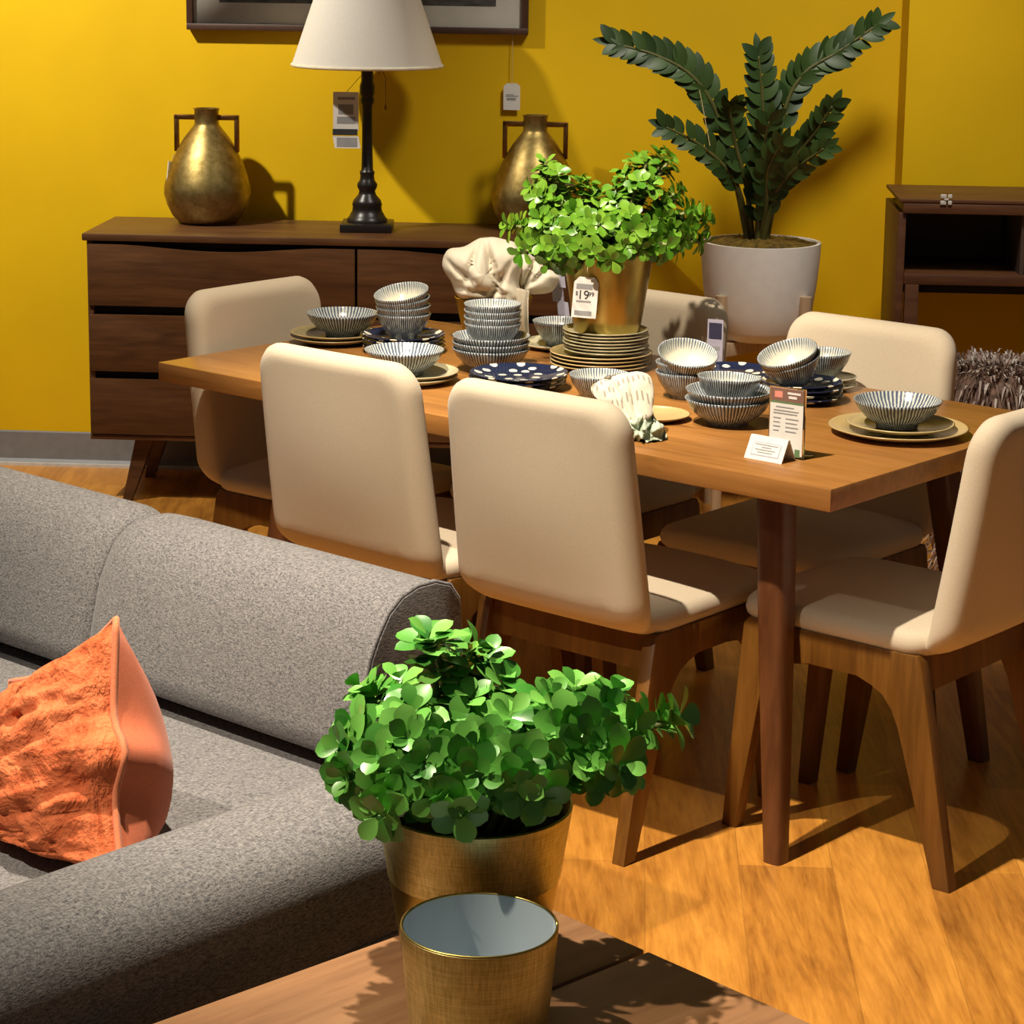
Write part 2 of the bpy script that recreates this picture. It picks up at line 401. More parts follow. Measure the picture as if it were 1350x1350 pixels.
# local x = E1; local y = rot+90 -> E1 rotated 90 = (-sin,cos)= -E2
box('tabletop',-TLn/2,TLn/2,-TW/2,TW/2,TH-.043,TH,'tabletop',tb,.0025)
for sx in (-1,1):
    for sy in (-1,1):
        tx,ty=sx*(TLn/2-.215),sy*(TW/2-.145); fx,fy=sx*(TLn/2-.127),sy*(TW/2-.057)
        if sx>0: tx,fx=TLn/2-.335,TLn/2-.255
        rings=[]
        for t,w in ((0,.036),(.3,.034),(.75,.027),(1,.0225)):
            cx,cy,z=tx+(fx-tx)*t,ty+(fy-ty)*t,(TH-.043)*(1-t)
            rings.append([(cx+w*.92*math.copysign(abs(cos(a))**.55,cos(a)),cy+w*.92*math.copysign(abs(sin(a))**.55,sin(a)),z) for a in [2*PI*k/24 for k in range(24)]])
        bm=bmesh.new(); b_loft(bm,rings); from_bm('leg',bm,'tableleg',tb,autos=60)

# ------------------------------------------------------------------ chairs
def leg_side(s):
    """front + rear leg and side rail share a side plane at x=s*.205; returns outlines (y,z)"""
    def arc(cy,cz,r,a0,a1,n=6): return [(cy+r*cos(R_(a0+(a1-a0)*k/n)),cz+r*sin(R_(a0+(a1-a0)*k/n))) for k in range(n+1)]
    rear=[(-.190,.425),(-.180,.437),(-.05,.437),(-.05,.372)]+[(-.085,.366),(-.112,.352),(-.134,.326),(-.147,.292)]+[(-.235,0),(-.272,0)]
    front=[(.05,.437),(.196,.437),(.207,.425),(.245,0),(.212,0),(.163,.292),(.150,.330),(.128,.354),(.098,.368),(.05,.372)]
    return rear,front
def make_chair():
    t=thing('dining_chair','','chair')
    def fb(p):     # backrest: y is thickness (front +), z up from centre
        z=p.z+.665; y=p.y; k=(z-.45)/.42
        lean=-.222-.062*max(0,k)
        if z<.50: lean+=.9*(.50-z)**2/.10*1.0
        conc=-.028*(1-(p.x/.23)**2)*math.exp(-((z-.66)/.2)**2)
        wsc=1-.065*max(0,k)
        return Vector((p.x*wsc,y+lean+conc*.8,z))
    slab('backrest',.462,.462,.066,.062,.030,'cream',t,fb,30)
    def fs(p):     # seat: x across, y thickness->z, z->depth
        d=p.z; th=p.y
        z=.452+th+.010*(1-(p.x/.23)**2)*(1 if th>0 else 0)
        if d<-.14: z+=.5*(d+.14)**2
        return Vector((p.x*(1-.03*(d+.2)),d+.012,z))
    slab('seat_cushion',.446,.432,.046,.05,.02,'cream',t,fs,26)
    for s in (-1,1):
        x0,x1=sorted((s*.192,s*.222)); r_,f_=leg_side(s)
        for nm,pl in (('rear_leg',r_),('front_leg',f_)): prism(nm,pl,'x',x0,x1,'chairwood',t,.003,lambda c:abs(abs(c.y)-.05)<1e-4)
        prism('side_rail',[(-.07,.3725),(.07,.3725),(.07,.4367),(-.07,.4367)],'x',x0+.0004,x1-.0004,'chairwood',t,.0026,lambda c:False)
    prism('rear_rail',[(-.187,.362),(-.162,.362),(-.158,.435),(-.180,.435)],'x',-.192,.192,'chairwood',t,.002)
    prism('front_rail',[(.165,.375),(.19,.375),(.19,.435),(.165,.435)],'x',-.192,.192,'chairwood',t,.002)
    return t
chair0=make_chair()
CHS=[(.545,.108,0,'near','cream upholstered dining chair on the near side, its back to the front plant'),
 (1.088,.125,0,'near','cream upholstered dining chair just behind the grey sofa back'),
 (.53,.69,180,'far','cream dining chair on the far side, back edge behind the stacked navy plates'),
 (1.145,.69,180,'far','cream dining chair on the far side with a printed tag on its back corner'),
 (.072,.365,90,'end','cream dining chair at the right end of the table, cut by the picture edge'),
 (1.625,.385,-90,'end','cream dining chair at the left end of the table in front of the dresser')]
chairs=[]
for i,(u,v,a,_,lab) in enumerate(CHS):
    c=chair0 if i==0 else copy_tree(chair0)
    c.location=TB(u,v,0); c.rotation_euler=(0,0,R_(-40.5+a+(2 if i==5 else 0))); c['label']=lab; c['group']='dining chairs round the table'; chairs.append(c)

# ------------------------------------------------------------------ dresser
DZ=.832; DW=1.64; DD=.43
o=thing('dresser','dark walnut six drawer dresser on splayed legs against the mustard wall','dresser')
DM=WM@Matrix.Translation((-1.262-WX+.0,-.055,0)); dr=o; dr.matrix_world=DM
def dbox(nm,*a,**k): return box(nm,*a,**k)
ZB=.196
box('top_board',-.012,DW+.012,-DD-.012,0,DZ-.022,DZ,'walnut',dr,.003)
box('carcass',0,DW,-DD+.022,-.002,ZB+.016,DZ-.022,'shadow_gap',dr,.0)
box('side_panel',0,.018,-DD+.0,-.001,ZB+.016,DZ-.022,'walnut',dr,.002)
box('side_panel',DW-.018,DW,-DD+.0,-.001,ZB+.016,DZ-.022,'walnut',dr,.002)
box('bottom_board',0,DW,-DD-.003,0,ZB,ZB+.016,'walnut',dr,.002)
rows=[(.612,.800,True),(.410,.584,False),(.214,.386,False)]
for c_ in range(2):
    x0=.004+c_*(DW/2); x1=x0+DW/2-.008
    for (z0,z1,sc) in rows:
        pl=[(x0,z0),(x1,z0)]
        for k in range(17):
            t=k/16; x=x1+(x0-x1)*t
            dip=(.018*(math.sin(PI*min(1,max(0,(t-.12)/.76)))**1.5) if sc else 0); pl.append((x,z1-dip))
        prism('drawer_front',pl,'y',-DD-.008,-DD+.018,'walnut',dr,.002)
for sx in (0,1):
    for y in (0,1):
        tx=.16 if sx==0 else DW-.16; s=-1 if sx==0 else 1
        ty=-DD+.06 if y==0 else -.08; sy=-1 if y==0 else 0
        rings=[]
        for z,w,d in ((ZB,.028,0),(0,.014,.055)):
            cx,cy=tx+s*d,ty+sy*.03*(d/.055)
            rings.append([(cx-w,cy-w,z),(cx+w,cy-w,z),(cx+w,cy+w,z),(cx-w,cy+w,z)])
        bm=bmesh.new(); b_loft(bm,rings); from_bm('leg',bm,'walnut',dr,smooth=False)

def on_dresser(px,py): q=P(px,py,DZ); return q

# ------------------------------------------------------------------ gold vases
def vase(px,py,label,grp):
    D=wy(-1)-.175 if px<500 else wy(.1)-.175; q=PYP(px,py,D); q.z=DZ; k=D/F
    t=thing('gold_vase',label,'vase',(q.x,q.y,DZ),R_(-4),grp)
    pr=[(36,0),(46,10),(53,24),(57,38),(56.5,48),(54,58),(48,76),(39,95),(30,110),(22,120),(17,126),(16,129),(16,145),(17.5,148),(15,148),(14,128),(12,120)]
    prof=[(0,0)]+[(r*k,z*k*1.02) for r,z in pr]+[(0,110*k)]
    lathe('body',prof,'gold_hammer',t,56,autos=70)
    for s in (-1,1):
        bm=bmesh.new(); w=3.1*k
        b_box(bm,min(s*15*k,s*43*k),max(s*15*k,s*43*k),-w,w,(139-3.2)*k,(139+3.6)*k,.002)
        b_box(bm,s*40*k-w,s*40*k+w,-w,w,94*k,(139+3.4)*k,.002)
        from_bm('handle',bm,'gold_pipe',t,autos=40)
    # small paper tag hanging at the left shoulder
    return t,k
v1,k1=vase(274,290,'squat gold vase with square handles at the left of the dresser','gold vases on the dresser')
v2,k2=vase(704,298,'gold vase with square handles partly behind the green table plant','gold vases on the dresser')
def hang_tag(name,label,loc,w,h,thk,rot,strlen,prints,cat='price tag',parent=None,stringmat='string'):
    t=thing(name,label,cat,loc); t.rotation_euler=rot
    pl=[(-w/2,0),(w/2,0),(w/2,h*.88),(w*.30,h),(-w*.30,h),(-w/2,h*.88)]
    prism('card',pl,'y',-thk/2,thk/2,'paper',t,0)
    for (x0,x1,z0,z1,mt_) in prints:
        box('print',x0*w,x1*w,-thk/2-.0006,-thk/2-.0001,z0*h,z1*h,mt_,t,0)
    if strlen: tube('string',[(0,0,h*.94),(0,.0,h+strlen*.5),(0,.004,h+strlen)],.0011,stringmat,t,6)
    return t

# ------------------------------------------------------------------ table lamp
q=PYP(484,297,wy(-.4)-.27); k=q.y/F
lp=thing('table_lamp','black turned table lamp with white cone shade between the gold vases','lamp',(q.x,q.y,DZ))
bm=bmesh.new(); b_box(bm,-34*k,34*k,-34*k,34*k,0,11*k,.004); from_bm('base',bm,'black',lp,autos=40)
pr=[(27,11),(27,15),(24,18),(22,22),(20,25),(19,32),(20,34),(18,40),(12,47),(10.5,52),(13,57),(13.5,61),(10,66),(9,72),(10,77),(7.8,80),(7,110),(6.8,160),(7.2,165),(9,168),(9.5,173),(8,176),(10,180),(10,190),(8,196),(8,232)]
lathe('column',[(0,11*k)]+[(r*k,z*k) for r,z in pr]+[(0,232*k)],'black',lp,32,autos=45)
zs=215*k; hs=.345
prof=[(98*k,zs),(98*k,zs+.008),(49*k,zs+hs),(47.5*k,zs+hs),(96.5*k,zs+.008),(96.5*k,zs),(98*k,zs)]
lathe('lamp_shade',prof,'shade',lp,64,autos=30)
bm=bmesh.new(); b_tube(bm,[(98*k*cos(2*PI*i/64),98*k*sin(2*PI*i/64),zs+.004) for i in range(65)],.0055,6); from_bm('shade_trim',bm,'trim',lp)
tube('socket',[(0,0,215*k),(0,0,250*k)],.018,'black',lp,16)
tube('pull_chain',[(16*k,-.012,205*k),(16*k,-.012,222*k),(13*k,0,228*k)],.0015,'gold_pipe',lp,6)
tube('pull_chain',[(24*k,-.01,165*k),(24*k,-.01,200*k),(12*k,-.0,228*k)],.0017,'gold_pipe',lp,6)
lathe('chain_weight',[(0,158*k),(2.2*k,160*k),(1.6*k,165*k),(0,167*k)],'gold_pipe',lp,10).location=(24*k,-.01,0)
# booklet tag hanging on lamp
q2=PYP(456,172,q.y-.05); w_=33*k
tg=thing('lamp_tag','grey printed booklet tag hanging left of the black lamp post','tag',q2)
prism('card',[(-w_/2,0),(w_/2,0),(w_/2,50*k),(-w_/2,50*k)],'y',-.002,.002,'paper',tg,0)
for a in ((-.32,.36,.80,.87),(-.3,.30,.42,.68),(-.35,.38,.18,.36)):
    box('print',a[0]*w_,a[1]*w_,-.0026,-.0021,a[2]*50*k,a[3]*50*k,'greyink',tg,0)
box('fold_band',-w_*.52,w_*.46,-.006,.0,-6*k,2*k,'ink',tg,0)
prism('lower_flap',[(-w_*.5+2*k,-23*k),(w_*.58,-23*k),(w_*.5,-7*k),(-w_*.52,-7*k)],'y',-.004,-.001,'paper',tg,0)
box('flap_print',-w_*.36,w_*.45,-.0048,-.0041,-21*k,-9*k,'greyink',tg,0)
tube('string',[(0,0,49*k),(w_*.5,.03,68*k),(25*k,.052,75*k)],.0009,'ink',tg,5)

# ------------------------------------------------------------------ framed picture
pf0=PYP(247,39,wy(-.9)-.03); pf1=PYP(697,46,wy(.1)-.03)
zb=(pf0.z+pf1.z)/2; loc=WM.inverted()@Vector((pf0.x,wy(pf0.x),zb)); wdt=(pf1-pf0).length
pic=thing('framed_picture','wide dark framed grey picture with white mat hung high above the lamp','picture'); pic.matrix_world=WM@Matrix.Translation((loc.x,0,zb))
fw_=.020; fh=.72
bm=bmesh.new()
for a in ((0,wdt,0,fw_),(0,wdt,fh-fw_,fh),(0,fw_,fw_,fh-fw_),(wdt-fw_,wdt,fw_,fh-fw_)): b_box(bm,a[0],a[1],-.042,-.004,a[2],a[3],.002)
from_bm('frame',bm,'frame',pic,autos=40)
box('mat_board',fw_,wdt-fw_,-.024,-.014,fw_,fh-fw_,'mat',pic,0)
mw=.082
box('print_sheet',fw_+mw,wdt-fw_-mw,-.0255,-.0242,fw_+.066,fh-fw_-.066,'print',pic,0)
mt,nt,b=newmat('picture_glass'); tr=nt.nodes.new('ShaderNodeBsdfTransparent'); gl=nt.nodes.new('ShaderNodeBsdfGlossy'); mx=nt.nodes.new('ShaderNodeMixShader')
gl.inputs['Roughness'].default_value=.03; fr=nt.nodes.new('ShaderNodeFresnel'); fr.inputs['IOR'].default_value=1.3
L(nt,fr.outputs[0],mx.inputs[0]); L(nt,tr.outputs[0],mx.inputs[1]); L(nt,gl.outputs[0],mx.inputs[2]); L(nt,mx.outputs[0],nt.nodes['Material Output'].inputs[0])
box('glass',fw_,wdt-fw_,-.033,-.031,fw_,fh-fw_,mt,pic,0)
# price tag hanging from the picture
q3=PYP(674.5,145,wy(0)-.02)
hang_tag('price_tag','small white price tag hanging on a string under the framed picture',q3,22*7.4/F,35*7.4/F,.0012,(0,0,WA),.157,[(-.38,.40,.50,.54,'greyink'),(-.3,.25,.36,.46,'greyink'),(-.35,.1,.56,.59,'greyink')])
# small tags on the vases
for vv,(px,py) in ((v1,(226,232)),):
    q=PYP(px,py,vv.location.y-.02)
    t=thing('price_tag','small pale tag hanging edge-on at the left of the squat gold vase','price tag',q); t.rotation_euler=(0,R_(10),R_(60))
    prism('card',[(-.022,-.02),(.022,-.02),(.022,.045),(-.022,.045)],'y',-.001,.001,'paper',t,0)
    tube('string',[(0,0,.045),(.0,0,.07)],.001,'string',t,5)

# ------------------------------------------------------------------ potted zz plant on stand
ZX,ZY=.742,7.02
def ZP(px,py,dy=0): return PYP(px,py,ZY+dy)
zr=ZP(997,318); zbm=ZP(997,449)
sd=thing('plant_stand','pale wooden four legged stand under the large white pot','plant stand',(ZX,ZY,0))
lr=.176
for i,a in enumerate((225,315,45,135)):
    cx,cy=lr*cos(R_(a)),lr*sin(R_(a))
    bm=bmesh.new(); b_tube(bm,[(cx*.985,cy*.985,.0),(cx,cy,.69)],[.0155,.0185],14); from_bm('leg',bm,'lightwood',sd,autos=60)
for a in (45,135):
    c_,s_=cos(R_(a)),sin(R_(a)); bm=bmesh.new()
    b_box(bm,-lr,lr,-.014,.014,.505,.5445,.002)
    bmesh.ops.rotate(bm,verts=bm.verts,cent=(0,0,0),matrix=Matrix.Rotation(R_(a),3,'Z')); from_bm('cross_bar',bm,'lightwood',sd,autos=40)
zp=thing('potted_plant','tall dark green plant with arching stems in a white pot on the stand','plant',(ZX,ZY,.545))
zt=zr.z-.545
rr=79*7.05/F
lathe('pot',[(0,0),(.112,0),(.130,.008),(.145,.032),(.160,.09),(.170,.16),(rr-.002,zt-.05),(rr,zt),(rr-.012,zt),(rr-.018,zt-.03),(0,zt-.03)],'white_pot',zp,64)
bm=bmesh.new(); bmesh.ops.create_grid(bm,x_segments=26,y_segments=26,size=1)
for v in bm.verts:
    x,y=v.co.x,v.co.y; m_=max(abs(x),abs(y)); l=math.hypot(x,y); s_=(m_/l if l else 0)*(rr-.014)
    v.co=Vector((x*s_,y*s_,zt-.006+.016*(1-m_**2)+.010*noise.noise(Vector((x*9,y*9,0)))))
from_bm('moss',bm,'moss',zp)
stems=[([(985,312),(970,240),(945,150),(912,100),(865,73),(812,58)],-.06,1.0,.30),
 ([(988,312),(975,255),(955,220),(918,188),(878,168)],-.12,.85,.30),
 ([(998,314),(1003,240),(1006,150),(1000,74)],-.02,1.0,.32),
 ([(1012,314),(1020,230),(1036,140),(1062,95),(1105,68),(1156,33)],.03,1.0,.32),
 ([(1008,314),(1028,240),(1058,195),(1078,170),(1097,140)],-.12,.85,.32),
 ([(1004,314),(1020,260),(1046,225),(1086,196)],-.15,.8,.3),
 ([(992,312),(985,250),(972,200),(962,150),(964,140)],-.08,.85,.3),
 ([(996,314),(1000,262),(1003,215),(1014,160)],-.17,.95,.22),
 ([(1001,314),(1010,270),(1012,225),(1030,190)],-.14,.9,.25)]
def spline(pts,n):
    out=[]; m_=len(pts)-1
    for k in range(n+1):
        t=k/n*m_; i=min(int(t),m_-1); f=t-i
        p0,p1,p2,p3=pts[max(i-1,0)],pts[i],pts[i+1],pts[min(i+2,m_)]
        out.append(.5*((2*p1)+(p2-p0)*f+(2*p0-5*p1+4*p2-p3)*f*f+(3*p1-p0-3*p2+p3)*f**3))
    return out
for si,(px,dy,sc,st) in enumerate(stems):
    pts=[]
    for k_,(x,y) in enumerate(px):
        t=k_/(len(px)-1); pts.append(ZP(x,y,dy*t*1.2+.02*sin(si*2.1))-Vector((ZX,ZY,.545)))
    pts[0]=Vector((pts[0].x*.8,.015*sin(si*2.4),zt-.03))
    sp=spline(pts,40)
    bm=bmesh.new(); b_tube(bm,sp,[.0085*(1-.75*k_/40)+.0012 for k_ in range(41)],8); so=from_bm('stem',bm,'zzstem',zp)
    bm=bmesh.new(); ln=sum((a-b_).length for a,b_ in zip(sp,sp[1:]))
    nl=max(7,int(ln*(1-st)/.036))
    for j in range(nl):
        t=st+(1-st)*j/(nl-1)*.985; f=t*40; i=min(int(f),39); base=sp[i].lerp(sp[i+1],f-i); tan=(sp[min(i+2,40)]-sp[max(i-1,0)]).normalized()
        side=tan.cross(Vector((.15,-1,.25))).normalized(); nr=side.cross(tan).normalized()
        big=sc*(.068+.016*math.sin(PI*min(1,(t-st)/(1-st)+.15)))
        for s in (-1,1):
            d=(side*s*.64+tan*.80+nr*rnd.uniform(.05,.35)).normalized()
            b_leaf(bm,base+tan*(.008*s),d,(nr+side*s*-.35+Vector((rnd.uniform(-.35,.35),0,rnd.uniform(-.35,.35)))).normalized(),big*rnd.uniform(.9,1.08),big*.52,.22,.95,8,.7)
    b_leaf(bm,sp[-1],tan,nr,.07*sc,.026,.2,.8,6)
    from_bm('leaflets',bm,'zz',so)
# string hanging from the left frond
t=tube('string',[ZP(922,118,-.06),ZP(930,160,-.07),ZP(936,192,-.10)],.0013,'string'); tag(t,'thin pale string hanging from the left arching stem of the dark plant','string')

# ------------------------------------------------------------------ desk at the right
dk=thing('writing_desk','dark wooden upright desk with open hinged front at the right wall','desk')
dq=PYP(1186,262,6.66); DKZ=dq.z; dk.matrix_world=WM@Matrix.Translation((WM.inverted()@Vector((dq.x,dq.y,0))))
dw=.80; dd=.40
def kz(py): return PYP(1200,py+9,6.66).z
box('top_board',0,dw,0,dd,kz(258),DKZ,'desk',dk,.002)
box('folded_flap',.012,dw-.012,-.004,dd*.6,kz(272),kz(259),'desk',dk,.002)
box('side_panel',0,.022,.006,dd,kz(440)-.36,kz(272),'desk',dk,.002)
box('side_panel',dw-.022,dw,.006,dd,kz(440)-.36,kz(272),'desk',dk,.002)
box('back_panel',.022,dw-.022,dd-.02,dd,kz(362),kz(272),'deskdark',dk,0)
box('partition',.35,.362,.02,dd-.02,kz(352),kz(272),'deskdark',dk,0)
box('shelf',.022,dw-.022,0,dd-.02,kz(366),kz(352),'desk',dk,.003)
box('lower_rail',.022,dw-.022,.03,.05,kz(378),kz(366),'shadow_gap',dk,.0)
for x0 in (.026,dw-.064):
    prism('front_leg',[(x0,0),(x0+.038,0),(x0+.038,kz(366)),(x0,kz(366))],'y',-.014,.02,'desk',dk,.002)
for s,zc in ((0,0),):
    hx=PYP(1247,262,6.66); lx=(dk.matrix_world.inverted()@hx)
    bm=bmesh.new()
    for a,b_ in ((-.017,.004),(.004,.020)):
        for c_,d_ in ((-.016,-.004),(.003,.014)): b_box(bm,lx.x+a,lx.x+b_-.004,-.010,-.004,lx.z+c_,lx.z+d_,.002)
    b_box(bm,lx.x-.006,lx.x+.006,-.012,-.004,lx.z-.003,lx.z+.002,.001)
    from_bm('hinge',bm,'steel',dk,autos=40)

# fur covered stool beneath
q=PYP(1318,520,6.25)
fs_=thing('fur_stool','brown and grey shaggy fur stool in front of the desk, at the right edge','stool',(q.x,q.y,0))
topz=PYP(1292,478,6.25).z
lathe('seat_core',[(0,.05),(.15,.05),(.17,.12),(.175,topz-.06),(.15,topz-.015),(0,topz-.01)],'fur',fs_,32)
mt,nt,b=newmat('fur_strands'); g=nt.nodes.new('ShaderNodeNewGeometry')
L(nt,ramp(nt,g.outputs['Random Per Island'],[(0,(.05,.018,.012)),(.45,(.20,.12,.09)),(.8,(.42,.34,.30)),(1,(.62,.56,.52))]),b.inputs['Base Color']); b.inputs['Roughness'].default_value=.7
bm=bmesh.new(); r2=random.Random(3)
for k_ in range(2600):
    a=r2.uniform(0,2*PI); 
    if r2.random()<.3: rr_=.16*math.sqrt(r2.random()); p=Vector((rr_*cos(a),rr_*sin(a),topz-.012)); nrm=Vector((cos(a)*.6,sin(a)*.6,.7))
    else: z=r2.uniform(.06,topz-.02); p=Vector((.172*cos(a),.172*sin(a),z)); nrm=Vector((cos(a),sin(a),-.6))
    d=(nrm+Vector((r2.uniform(-.5,.5),r2.uniform(-.5,.5),r2.uniform(-.5,.3)))).normalized(); l_=r2.uniform(.025,.055); sd_=d.cross(Vector((0,0,1))).normalized()*.0035
    a_,b_,c_=bm.verts.new(p-sd_),bm.verts.new(p+sd_),bm.verts.new(p+d*l_+Vector((0,0,-.4*l_)))
    m1,m2=bm.verts.new(p+d*l_*.55-sd_*.8),bm.verts.new(p+d*l_*.55+sd_*.8)
    bm.faces.new((a_,b_,m2,m1)); bm.faces.new((m1,m2,c_))
o=from_bm('fur',bm,mt,fs_); o['kind']='stuff'
for a in range(3): tube('foot',[(.11*cos(a*2.1),.11*sin(a*2.1),0),(.11*cos(a*2.1),.11*sin(a*2.1),.052)],.016,'desk',fs_,10)

# ------------------------------------------------------------------ sofa
SA=R_(138); S1=Vector((cos(SA),sin(SA),0)); S2=Vector((S1.y,-S1.x,0))
def SP(s,w,z=0): q=S1*s+S2*w; return Vector((q.x,q.y,z))
# local frame: x = S1 (to the far left), y = -S2 (towards the seat front)
sf=thing('sofa','grey tweed sofa with low rounded back and a wide right arm','sofa',SP(2.17,2.70),SA)
def sl(s,w,z): return Vector((s-2.17,-(w-2.70),z))
SL=3.0
# back: profile (w,z)
def backprof(ins=0,dz=0):
    p=[(2.69,.10),(2.70,.40),(2.695,.58),(2.685,.672),(2.665,.698),(2.63,.710),(2.59,.710),(2.555,.700),(2.525,.678),(2.503,.645),(2.485,.61),(2.466,.54),(2.452,.485),(2.449,.462),(2.456,.446),(2.475,.438),(2.520,.434),(2.52,.10)]
    cw,cz=2.585,.50
    return [(cw+(w-cw)*(1-ins*2.2),cz+(z-cz)*(1-ins)) for w,z in p]
def back_cushion(s0,s1,r0,r1,nm):
    bm=bmesh.new(); secs=[]
    K=7
    for k_ in range(K+1):
        a=k_/K*PI/2; secs.append((s0+r0*(1-cos(a)), (r0*(1-sin(a)))*1.3))
    for k_ in range(K+1):
        a=PI/2-k_/K*PI/2; secs.append((s1-r1*(1-cos(a)),(r1*(1-sin(a)))*1.3))
    rings=[]
    for s,i in secs:
        rings.append([sl(s,w,z) for w,z in backprof(i)])
    # remove coincident
    rr2=[rings[0]]
    for q_ in rings[1:]:
        if (q_[0]-rr2[-1][0]).length>1e-5 or (q_[3]-rr2[-1][3]).length>1e-5: rr2.append(q_)
    b_loft(bm,rr2); return from_bm(nm,bm,'sofa',sf,autos=55)
SR=2.525
back_cushion(SR,SR+.705,.010,.075,'back_cushion')
back_cushion(SR+.707,SR+1.55,.075,.075,'back_cushion')
back_cushion(SR+1.552,SR+2.35,.075,.02,'back_cushion')
# end piping of the back
bm=bmesh.new(); b_tube(bm,[sl(SR+.006,w,z) for w,z in backprof()[2:15]],.0045,6); from_bm('piping',bm,'sofa',sf)
# seat
def ext_s(nm,prof,s0,s1,mat,bev=.012):
    bm=bmesh.new(); rings=[]
    for s in (s0,s0+(s1-s0)*.33,s0+(s1-s0)*.66,s1): rings.append([sl(s,w,z) for w,z in prof])
    b_loft(bm,rings); return from_bm(nm,bm,mat,sf,autos=50)
ext_s('seat_cushion',[(2.515,.22),(2.515,.412),(2.42,.420),(2.30,.426),(1.40,.428),(1.30,.425),(1.265,.39),(1.26,.30),(1.26,.22)],2.328,SR+2.35,'sofa')
ext_s('seat_base',[(2.515,.06),(2.515,.22),(1.30,.22),(1.30,.06)],2.324,SR+2.35,'sofa')
# arm: profile in (s,z) extruded along w
ap=[(2.322,.22),(2.326,.50),(2.325,.535),(2.317,.552),(2.295,.560),(2.24,.561),(2.19,.558),(2.155,.546),(2.132,.522),(2.121,.487),(2.117,.44),(2.117,.30),(2.122,.06),(2.322,.06)]
bm=bmesh.new(); rings=[]
for w,i in ((1.20,.02),(1.205,.008),(1.22,0),(1.9,0),(2.2,0),(2.35,0),(2.42,0),(2.435,.008),(2.44,.02)):
    cs,cz=2.22,.30; rings.append([sl(cs+(s-cs)*(1-i*4),w,cz+(z-cz)*(1-i*2)) for s,z in ap])
b_loft(bm,rings); from_bm('arm',bm,'sofa',sf,autos=55)
bm=bmesh.new(); b_tube(bm,[sl(2.1165,w,.395) for w in (1.23,2.0,2.3,2.42)],.003,6); from_bm('seam',bm,'sofa',sf)
for s,w in ((2.22,1.32),(2.22,2.35),(4.7,1.4),(4.7,2.6)):
    bm=bmesh.new(); q=sl(s,w,0); b_tube(bm,[(q.x,q.y,0),(q.x,q.y,.07)],[.018,.024],12); from_bm('leg',bm,'chairwood',sf,autos=50)

# ------------------------------------------------------------------ coral pillow
pc=Vector((0,0,0))
pw=thing('throw_pillow','coral orange ruffled throw pillow leaning on the grey sofa beside its arm','pillow',pc)
yaw=R_(-52); pw.rotation_euler=(R_(-14),R_(-28),yaw)
from mathutils import Euler
hp=.39/2
pw.location=PYP(153,816,3.22)-Euler((R_(-14),R_(-28),yaw)).to_matrix()@Vector((hp,0,hp))
PWI=.39
def puff(p):
    k_=(p.x/(PWI/2))**2+(p.z/(PWI/2))**2
    s=1-.16*max(0,1-abs(p.x)/(PWI/2))**.8*(abs(p.z)/(PWI/2))**2
    ear=.045*math.exp(-((p.z+.0)/.035)**2)*max(0,p.x/(PWI/2))**3
    s2=1-.13*(1-abs(p.z)/(PWI/2))*(abs(p.x)/(PWI/2))**2
    return Vector((p.x*s2+ear,p.y,p.z*s))
def half_pillow(nm,side,mat,ruff):
    bm=bmesh.new(); n=54 if ruff else 22
    for_v={}
    def par(k_): s=2*k_/n-1; return s
    for i in range(n+1):
        for j in range(n+1):
            u,v=par(i),par(j)
            x,z=u*PWI/2,v*PWI/2
            pr=max(0,(1-u*u))**.55*max(0,(1-v*v))**.55
            y=side*((.105 if ruff else .15)*pr+.001)
            if ruff:
                n_=noise.noise(Vector((x*13,z*42,3)))+.7*noise.noise(Vector((x*30+n_off,z*75,9)))
                y+=side*.013*n_*min(1,pr*3)
            for_v[i,j]=bm.verts.new(puff(Vector((x,y,z))))
    for i in range(n):
        for j in range(n): bm.faces.new((for_v[i,j],for_v[i+1,j],for_v[i+1,j+1],for_v[i,j+1]))
    return from_bm(nm,bm,mat,pw)
n_off=2.7
half_pillow('front_cover',-1,'coral',True); half_pillow('back_cover',1,'coral_plain',False)
pts=[]
for i in range(80):
    t=i/80*4; s=int(t); f=t-s; h=PWI/2
    x,z=[(-h+2*h*f,-h),(h,-h+2*h*f),(h-2*h*f,h),(-h,h-2*h*f)][s]; pts.append(puff(Vector((x,0,z))))
bm=bmesh.new(); b_tube(bm,pts+[pts[0]],.0055,6); from_bm('piping',bm,'coral_pipe',pw)

# the cushion's lower edge is squashed flat on the seat
pm=Matrix.Translation(pw.location)@pw.rotation_euler.to_matrix().to_4x4(); pmi=pm.inverted()
for ch in pw.children:
    for v in ch.data.vertices:
        w_=pm@v.co
        if w_.z<.50: w_.z=.436+.064*math.exp((w_.z-.50)/.064); v.co=pmi@w_
# ------------------------------------------------------------------ coffee table
KC=P(680,1177,.45); KA=R_(-137); K1=Vector((cos(KA),sin(KA),0)); KB=R_(-47); K2=Vector((cos(KB),sin(KB),0))
# local x = K2 (to the right), local y = -K1 -> rot so that x axis = K2
ct=thing('coffee_table','walnut coffee table in the foreground holding gold pots','coffee table',(KC.x,KC.y,0),KB)
